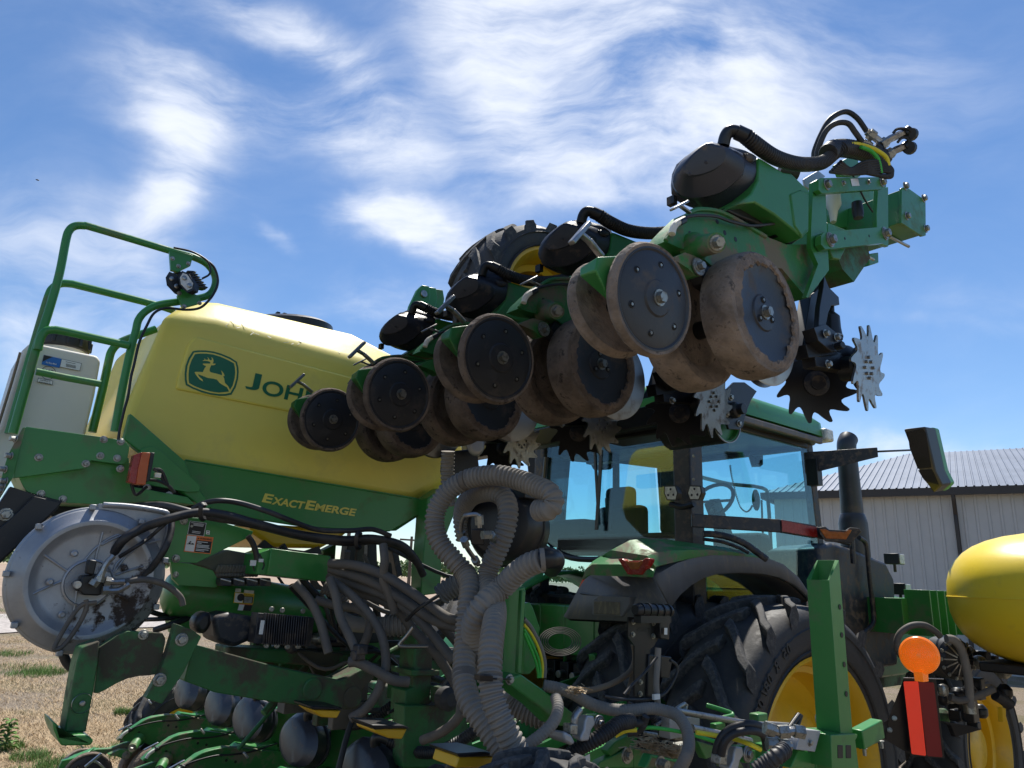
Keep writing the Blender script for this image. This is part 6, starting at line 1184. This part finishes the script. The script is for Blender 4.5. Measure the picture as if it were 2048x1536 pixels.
for pts, m in (([(400, 1330), (520, 1250), (600, 1240), (620, 1140), (560, 1120), (440, 1190), (360, 1280)], GRN), ([(300, 1380), (620, 1230), (620, 1443), (250, 1443)], GRN), ([(620, 1250), (940, 1290), (1080, 1350), (1050, 1443), (620, 1443)], GRND), ([(790, 1310), (815, 1325), (760, 1443), (730, 1443)], GRNB), ([(790, 1310), (1060, 1365), (1050, 1390), (800, 1345)], GRNB), ([(1240, 1180), (1420, 1230), (1400, 1330), (1330, 1360), (1300, 1300)], GRN), ([(1490, 1350), (1620, 1320), (1700, 1443), (1500, 1443)], GRND), ([(1690, 1240), (1830, 1280), (1820, 1370), (1700, 1390), (1660, 1320)], GRN)):
    plate('link_plate', CL, 2.2 if pts[0][0] < 700 else 2.0, pts, .04, m, .004)
b = MB(); q = S(*px(CL, [(550, 1320)])[0], 2.15); b.lathe([(.03, 0), (.03, .008)], q, -L, ZN, 20); b.bolt(q - L * .008, -L, .016); b.obj('pivot_bolt', PL)
b = MB(); q = S(*px(CL, [(880, 1400)])[0], 1.95); b.bolt(q, -L, .02, h=.03); b.obj('pivot_bolt', PL)
b = MB(); b.box(S(*px(CL, [(1840, 985)])[0], 2.05), H * .08, L * .05, Z * .07, GRN); b.obj('cylinder_mount', PL, bev=.006); b = MB(); b.ext(P_(CL, 2.2, (1760, 1080), (1900, 1090), (1880, 1280), (1750, 1250)), L * .05, GRN); b.obj('cylinder_mount', PL, bev=.006)
for pts in ([(210, 660), (330, 700), (460, 690), (520, 700)], [(230, 800), (330, 810), (440, 820)], [(250, 860), (300, 860)]):
    b = MB(); q = Dv(CM, [(x, y, 2.15) for x, y in pts]); b.tube(q, .013, STL, 10, 3)
    for k in range(len(q) - 1): b.lathe([(.02, 0), (.02, .03)], q[k], q[k + 1] - q[k], ZN, 6)
    b.obj('hydraulic_fitting', PL)
plate('valve_cover', CM, 1.5, [(560, 680), (690, 690), (640, 870), (480, 850), (500, 760)], .1, ALUC, .006, [(595, 790)], .01)
plate('link_bracket', CM, 1.55, [(500, 850), (640, 875), (640, 1010), (430, 1010)], .1, GRN)
# instrument plate with cut lettering
b = MB(); b.ext(P_(CJ, 2.15, (437, 492), (625, 500), (640, 515), (640, 610), (600, 680), (575, 700), (565, 1000), (478, 1000), (478, 680), (437, 620)), L * .008, BLKM)
for x, y in px(CJ, [(468, 524), (598, 532), (465, 604), (595, 616), (514, 910), (512, 985)]): b.bolt(S(x, y, 2.15), -L, .0085)
ptext(b, '495RYT', SL(2.15), *px(CJ, [(490, 556), (575, 563), (489, 585)]), INK, .001, .03)
b.obj('sensor_plate', PL, bev=.002)
b = MB(); b.ext(P_(CJ, 2.14, (570, 730), (615, 740), (600, 1010), (560, 1000)), L * .05, BLKM); b.ext(P_(CJ, 2.12, (645, 740), (715, 748), (715, 800), (700, 885), (645, 880)), L * .04, BLKM); b.ext(P_(CJ, 2.12, (640, 510), (705, 518), (700, 640), (645, 630)), L * .06, BLK); b.obj('sensor_housing', PL, bev=.004)
b = MB(); p, q = P_(CJ, 2.1, (480, 446), (700, 456)); b.lathe([(.02, 0), (.026, .01), (.026, (q - p).length), (.02, (q - p).length + .01)], p, q - p, BLK, 20)
for k in range(5): b.lathe([(.03, .03 + .045 * k), (.03, .037 + .045 * k)], p, q - p, BLKM, 20)
b.box((p + q) / 2 - Z * .035, H * .2, L * .04, Z * .03, BLK); b.obj('flow_manifold', PL)
b = MB(); prect(b, SL(2.11), *px(CJ, [(668, 562), (688, 563), (667, 605)]), 0, 0, 1, 1, WHL, .002); b.obj('sensor_label', PL)
hose('tan_hose', P_(CJ, 2.05, (628, 690), (622, 800), (615, 920), (625, 1055)), .013, HOSE); 
hose('tan_strap', P_(CJ, 2.25, (470, 670), (480, 760), (440, 850), (330, 920), (200, 960), (130, 955)), .012, BRZ); hose('tan_strap', P_(CJ, 2.25, (470, 830), (450, 920), (430, 980)), .01, BRZ)
hose('sensor_cable', P_(CJ, 2.0, (620, 750), (540, 850), (460, 930), (410, 990)), .006, HOSB); hose('sensor_cable', P_(CJ, 2.05, (705, 770), (745, 800), (745, 860), (690, 960), (640, 1000), (560, 1020), (400, 1020), (280, 1000)), .0065, HOSB)
b = MB(); b.box(S(*px(CJ, [(615, 1003)])[0], 2.03), H * .035, L * .012, Z * .02, WHL); b.obj('cable_tag', PL)
hose('cable_loop', P_(CL, 2.3, (560, 800), (620, 830), (640, 850)), .006, HOSB)
for k in range(5): r_ = 40 + 7 * k; hose('coiled_wire', [S(1120 + r_ * .62 * math.cos(t * .45) , 1283 + r_ * .42 * math.sin(t * .45), 3.2 + .01 * k) for t in range(15)], .003, HOSG, sm=3, seg=6)
# straw and soil lying on the linkage
b = MB(); vs = []; fs = []
for i in range(900):
    cx, cy, rx, ry = random.choice([(980, 1270, 90, 50), (760, 1190, 130, 60), (1000, 1320, 80, 40), (60, 680, 70, 30), (850, 1240, 160, 50)])
    x, y = random.gauss(cx, rx * .6), random.gauss(cy, ry * .5); p = S(*px(CL, [(x, y)])[0], 2.05 + random.uniform(-.05, .08)); a = random.random() * 6.28; d_ = Vector((math.cos(a), math.sin(a), random.uniform(-.3, .3))) * random.uniform(.005, .025); w_ = Vector((-math.sin(a), math.cos(a), .3)) * random.uniform(.0015, .004); k = len(vs)
    vs += [p - d_ - w_, p + d_ - w_, p + d_ + w_, p - d_ + w_]; fs.append([k, k + 1, k + 2, k + 3])
b.add(vs, fs, STRAW); tag(b.obj('straw_litter'), 'dry straw litter and soil crumbs lying on the linkage', 'straw', kind='stuff')
# ---- perforated post with base
def col(x, y, l): return S(x, y, l)
A0 = S(1681, 1464, 1.5); w_ = .096; zt1 = S(1673, 1161, 1.5).z; z2 = zt1 + .082; z0_ = A0.z - .1
bs = [Vector((A0.x, A0.y, 0)), Vector((A0.x, A0.y, 0)) + H * w_, Vector((A0.x, A0.y, 0)) + H * w_ + L * w_, Vector((A0.x, A0.y, 0)) + L * w_]
tops = [zt1, z2, z2, zt1]; tk = .012; c_ = sum(bs, Vector()) / 4
o4 = [p + Z * z0_ for p in bs]; t4 = [p + Z * z for p, z in zip(bs, tops)]; sc = 1 - 2 * tk / w_
ti = [c_ + (p - c_) * sc + Z * z for p, z in zip(bs, tops)]; bi = [c_ + (p - c_) * sc + Z * (z0_ + .2) for p in bs]
b = MB(); b.loft([o4, t4, ti, bi], GRN, True, True)
for x, y in ((1681, 1214), (1685, 1270), (1690, 1329), (1694, 1388)): q = S(x - 1, y, 1.498); b.lathe([(.0105, -.001), (.011, .0005), (.0001, .0005)], q, -L, INK, 18)
PO = b.obj('perforated_post', PL, bev=.006, bseg=3)
b = MB(); q = px(CM, [(640, 715), (1000, 715), (1000, 745), (985, 770), (990, 1010), (655, 1010), (655, 770), (640, 745)]); b.ext([Q(x, y, hl(A0)[0] - .03) for x, y in px(CM, [(640, 712), (800, 730), (800, 1010), (655, 1010)])], H * .15, GRN); b.ext(P_(CM, 1.47, (775, 725), (1003, 718), (1000, 745), (985, 770), (1015, 1010), (785, 1010)), L * .15, GRN)
for (u0, v0, u1, v1) in ((835, 812, 880, 925), (905, 812, 950, 925)): b.ext(P_(CM, 1.468, (u0, v0), (u1, v0), (u1 + 2, v1), (u0 + 2, v1)), L * .004, INK)
b.ext([Q(x, y, hl(A0)[0] - .032) for x, y in px(CM, [(690, 835), (755, 840), (755, 912), (690, 900)])], H * .004, INK); b.obj('post_base', PL, bev=.005)
b = MB(); p, q = S(*px(CM, [(1000, 760)])[0], 1.5), S(*px(CM, [(1175, 665)])[0], 1.5); b.bar(p, q, .05, .07, GRN); b.obj('sign_arm', PL, bev=.004)
SD = 3.62
b = MB(); vr = (ray(1830, 1430)).normalized()
b.ext(Dv(CM, [(1395, 240, SD), (1672, 250, SD), (1745, 925, SD), (1455, 905, SD)]), vr * .006, BLKM)
b.ext(Dv(CM, [(1265, 590, SD + .03), (1330, 420, SD + .03), (1396, 245, SD + .03), (1475, 900, SD + .03), (1380, 850, SD + .03), (1240, 765, SD + .03)]), vr * .006, BLKM)
b.ext(Dv(CM, [(1010, 820, 3.4), (1180, 640, 3.55), (1270, 590, SD + .03), (1240, 768, SD + .03), (1020, 850, 3.41)]), vr * .006, BLKM)
b.ext(Dv(CM, [(1393, 233, SD - .01), (1740, 243, SD - .01), (1740, 250, SD - .01), (1393, 241, SD - .01)]), ray(1830, 1430).normalized() * .05, ALUC)
for x, y in ((1318, 582), (1277, 682)): b.bolt(Dv(CM, [(x, y, SD + .025)])[0], -ray(1800, 1440), .009)
for x, y in ((1205, 775), (1060, 838)): b.bolt(Dv(CM, [(x, y, 3.42)])[0], -Z, .01, h=.03)
SG = b.obj('marker_board', PL, bev=.002)
fd = lambda x, y: D(x, y, SD - .004)
b = MB(); ppoly(b, fd, px(CM, [(1402, 268), (1395, 275), (1464, 880), (1472, 888), (1580, 903), (1588, 895), (1522, 275), (1515, 268)]), REFR, .002); b.obj('reflective_strip', SG)
b = MB(); ppoly(b, fd, px(CM, [(1528, 272), (1645, 278), (1655, 285), (1728, 905), (1722, 915), (1605, 905), (1595, 895), (1524, 280)]), REFD, .002); b.obj('reflective_strip', SG)
bc = Dv(CM, [(1528, 45, 3.6)])[0]; b = MB(); ax = (CAM - bc).normalized(); ax = (ax - H * .25).normalized()
b.lathe([(.0001, .035), (.02, .034), (.05, .03), (.078, .018), (.088, .006), (.09, 0), (.09, -.03), (.07, -.045), (.0001, -.05)], bc, ax, AMB, 56)
for k in range(10): r_ = .012 + .0075 * k; b.lathe([(r_, .0355 - (r_ / .09) ** 2.4 * .03), (r_ + .0022, .041 - (r_ / .09) ** 2.4 * .031), (r_ + .0036, .0355 - (r_ / .09) ** 2.4 * .031)], bc, ax, AMB, 48, caps=False)
b.loft([[bc + H * (dx * .035) + L * (dy * .02) - Z * .075 for dx, dy in ((-1, -1), (1, -1), (1, 1), (-1, 1))], [bc + H * (dx * .03) + L * (dy * .02) - Z * .12 for dx, dy in ((-1, -1), (1, -1), (1, 1), (-1, 1))]], AMB)
b.obj('amber_beacon', PL, smooth=40)
# ================================================================ OTHER THINGS
WT = empty('poly_tank', G(.5, 4.3, 2.3), 'white plastic tank with black screw cap standing on the platform behind the railing', 'tank')
b = MB(); tl_ = [(45, 700), (62, 684), (195, 711), (202, 722), (190, 790), (158, 925), (-20, 960), (-30, 900), (0, 850)]; b.ext([S(x, y, 4.25) for x, y in tl_], L * .5, WHT, .97); b.obj('tank_body', WT, bev=.025, bseg=4, smooth=60)
b = MB(); q = S(127, 694, 4.48); b.lathe([(.11, -.05), (.11, .0)], q, Z, WHT, 36); b.lathe([(.125, -.02), (.13, .0), (.125, .05), (.12, .055), (.0001, .06)], q, Z, BLK, 36)
for k in range(12): t = k * math.pi / 6; b.box(q + (H * math.cos(t) + L * math.sin(t)) * .127 + Z * .02, H * .018, L * .018, Z * .055, BLK)
b.obj('screw_cap', WT, bev=.004)
cX = (60, 660, 10.97); FT = SL(4.245); X = lambda *p: px(cX, p)
b = MB(); ppoly(b, FT, X((302, 545), (695, 632), (645, 832), (252, 755)), BLU, .003); ppoly(b, FT, X((302, 545), (505, 590), (380, 640), (270, 700)), INK, .004); ptext(b, 'Ace Roto-Mold', FT, *X((350, 685), (585, 735), (342, 722)), WHL, .005, .01)
ppoly(b, FT, X((695, 632), (1135, 730), (1095, 900), (650, 812)), INK, .003); ppoly(b, FT, X((700, 640), (1125, 736), (1088, 892), (660, 806)), WHL, .004)
for k in range(16): x = 800 + k * 13.5; ppoly(b, FT, X((x, 735 + k * 3.1), (x + 6, 736 + k * 3.1), (x - 6, 806 + k * 2.6), (x - 12, 805 + k * 2.6)), INK, .005)
ppoly(b, FT, X((785, 690), (1000, 738), (998, 746), (783, 698)), INK, .005); b.obj('maker_label', WT)
b = MB(); ring = [FT(*X((400 + 160 * math.cos(t * .2618), 940 + 145 * math.sin(t * .2618)))[0]) - L * .002 for t in range(25)]; b.tube(ring, .0012, INK, 5, 0); ptext(b, 'NSF', FT, *X((280, 850), (520, 890), (262, 980)), INK, .003, .03); b.obj('round_stamp', WT)
b = MB(); ppoly(b, FT, X((178, 1052), (508, 1118), (488, 1210), (152, 1138)), INK, .003); ppoly(b, FT, X((186, 1062), (498, 1125), (480, 1198), (162, 1132)), WHL, .004); ptext(b, 'Certified to', FT, *X((225, 1078), (450, 1122), (220, 1105)), INK, .005, .01); ptext(b, 'NSF/ANSI 61', FT, *X((200, 1122), (458, 1170), (194, 1150)), INK, .005, .01); b.obj('printed_label', WT)
b = MB(); b.tube(P_(CA, 4.22, (135, 1018), (80, 1210), (0, 1470), (-40, 1600)), .006, BRZ, 8, 2); b.obj('tie_strap', WT)
# liquid tank at the right edge
LT = empty('liquid_tank', G(5.2, 2.6, 1.9), 'glossy yellow rounded liquid tank at the right edge above a pump', 'tank')
lc_ = D(2182, 1203, 4.7); b = MB(); rings = []
def pw_(v, e_): return math.copysign(abs(v) ** e_, v)
for i in range(1, 20):
    t = math.pi * i / 20; rings.append([lc_ + (H * .95 * pw_(math.cos(k * math.pi / 28), .8) + L * .74 * pw_(math.sin(k * math.pi / 28), .8)) * pw_(math.sin(t), .72) + Z * .435 * pw_(math.cos(t), .8) for k in range(56)])
b.loft(rings, YELB)

b.obj('tank_shell', LT, smooth=60)
b = MB(); rr = []
for k in range(57): t = k * 2 * math.pi / 56; rr.append(lc_ + H * .951 * pw_(math.cos(t), .8) + L * .741 * pw_(math.sin(t), .8))
b.tube(rr, .004, YELB, 6, 0); b.obj('mould_seam', LT)
b = MB(); b.tube([lc_ + H * .2 + L * -.735 * math.cos(t) - Z * .46 * math.sin(t) for t in [i * .2 - .1 for i in range(9)]], .012, BLKM, 6, 2); b.obj('tank_band', LT)
b = MB(); b.box(lc_ - Z * .42, H * 1.2, L * 1.0, Z * .06, BLKM); b.box(lc_ - Z * .52 + H * .3, H * 1.4, L * .5, Z * .14, GRNM); b.obj('tank_saddle', LT, bev=.01)
PU = empty('liquid_pump', G(5.0, 2.5, 1.5), 'black liquid pump with finned round cover and valves below the yellow liquid tank', 'pump')
b = MB(); pc = D(1912, 1318, 4.75); ax = (-L * .8 - H * .5).normalized(); b.lathe([(.13, -.15), (.13, 0), (.1, .03), (.04, .04), (.0001, .04)], pc, ax, BLKM, 28)
u, w = perp(ax)
for k in range(14): t = k * 2 * math.pi / 14; d_ = u * math.cos(t) + w * math.sin(t); b.bar(pc + ax * .045 + d_ * .03, pc + ax * .03 + d_ * .11, .008, .012, STL, ax); b.bolt(pc + ax * .02 + d_ * .12, ax, .009)
b.obj('finned_cover', PU)
for i in range(30):
    x, y = random.gauss(1925, 38), random.gauss(1385, 48)
    if not (1882 < x < 2040 and 1240 < y < 1480): continue
    p = D(x, y, 4.75 + random.uniform(0, .35)); b = MB(); k = random.random(); m = random.choice([BLKM, BLKD, BLK, BLKM, ZN, GRNM])
    if k < .5: b.box(p, H * random.uniform(.05, .15), L * random.uniform(.05, .12), Z * random.uniform(.04, .15), m); nm = 'pump_block'
    else: b.lathe([(.03, 0), (.045, .02), (.045, .06), (.02, .09)], p, random.choice([-L, Z, -H]), m, 16); nm = 'pump_cap'
    b.obj(nm, PU, bev=.006)
cP = (1780, 1160, 4.086)
for pts, r, m in (([(460, 480), (520, 490), (580, 560), (620, 700), (645, 850), (655, 1050)], .026, HOSE), ([(490, 960), (560, 985), (650, 970), (760, 930), (850, 890)], .022, HOSG), ([(90, 620), (55, 540), (80, 440), (170, 375), (280, 370), (370, 420), (410, 460)], .02, HOSG), ([(860, 940), (920, 975), (980, 1020)], .035, HOSB)): hose('pump_hose', Dv(cP, [(x, y, 4.6) for x, y in pts]), r, m, par=PU)
b = MB(); b.lathe([(.035, 0), (.035, .07)], Dv(cP, [(655, 1090, 4.6)])[0], Z, ZN, 16); b.obj('hose_collar', PU); b = MB(); b.box(Dv(cP, [(435, 900, 4.6)])[0], H * .07, L * .05, Z * .07, ZN); b.obj('filter_cap', PU, bev=.015)
b = MB(); b.ext(Dv(cP, [(920, 1040, 4.6), (950, 1050, 4.6), (950, 1150, 4.6), (925, 1165, 4.6)]), L * .03, YELP); b.obj('valve_handle', PU, bev=.004)
b = MB(); b.ext(Dv(cP, [(410, 1150, 4.7), (650, 1190, 4.7), (760, 1220, 4.7), (540, 1285, 4.7), (500, 1190, 4.7)]), L * .03, BLKM); b.obj('pump_shelf', PU, bev=.004)
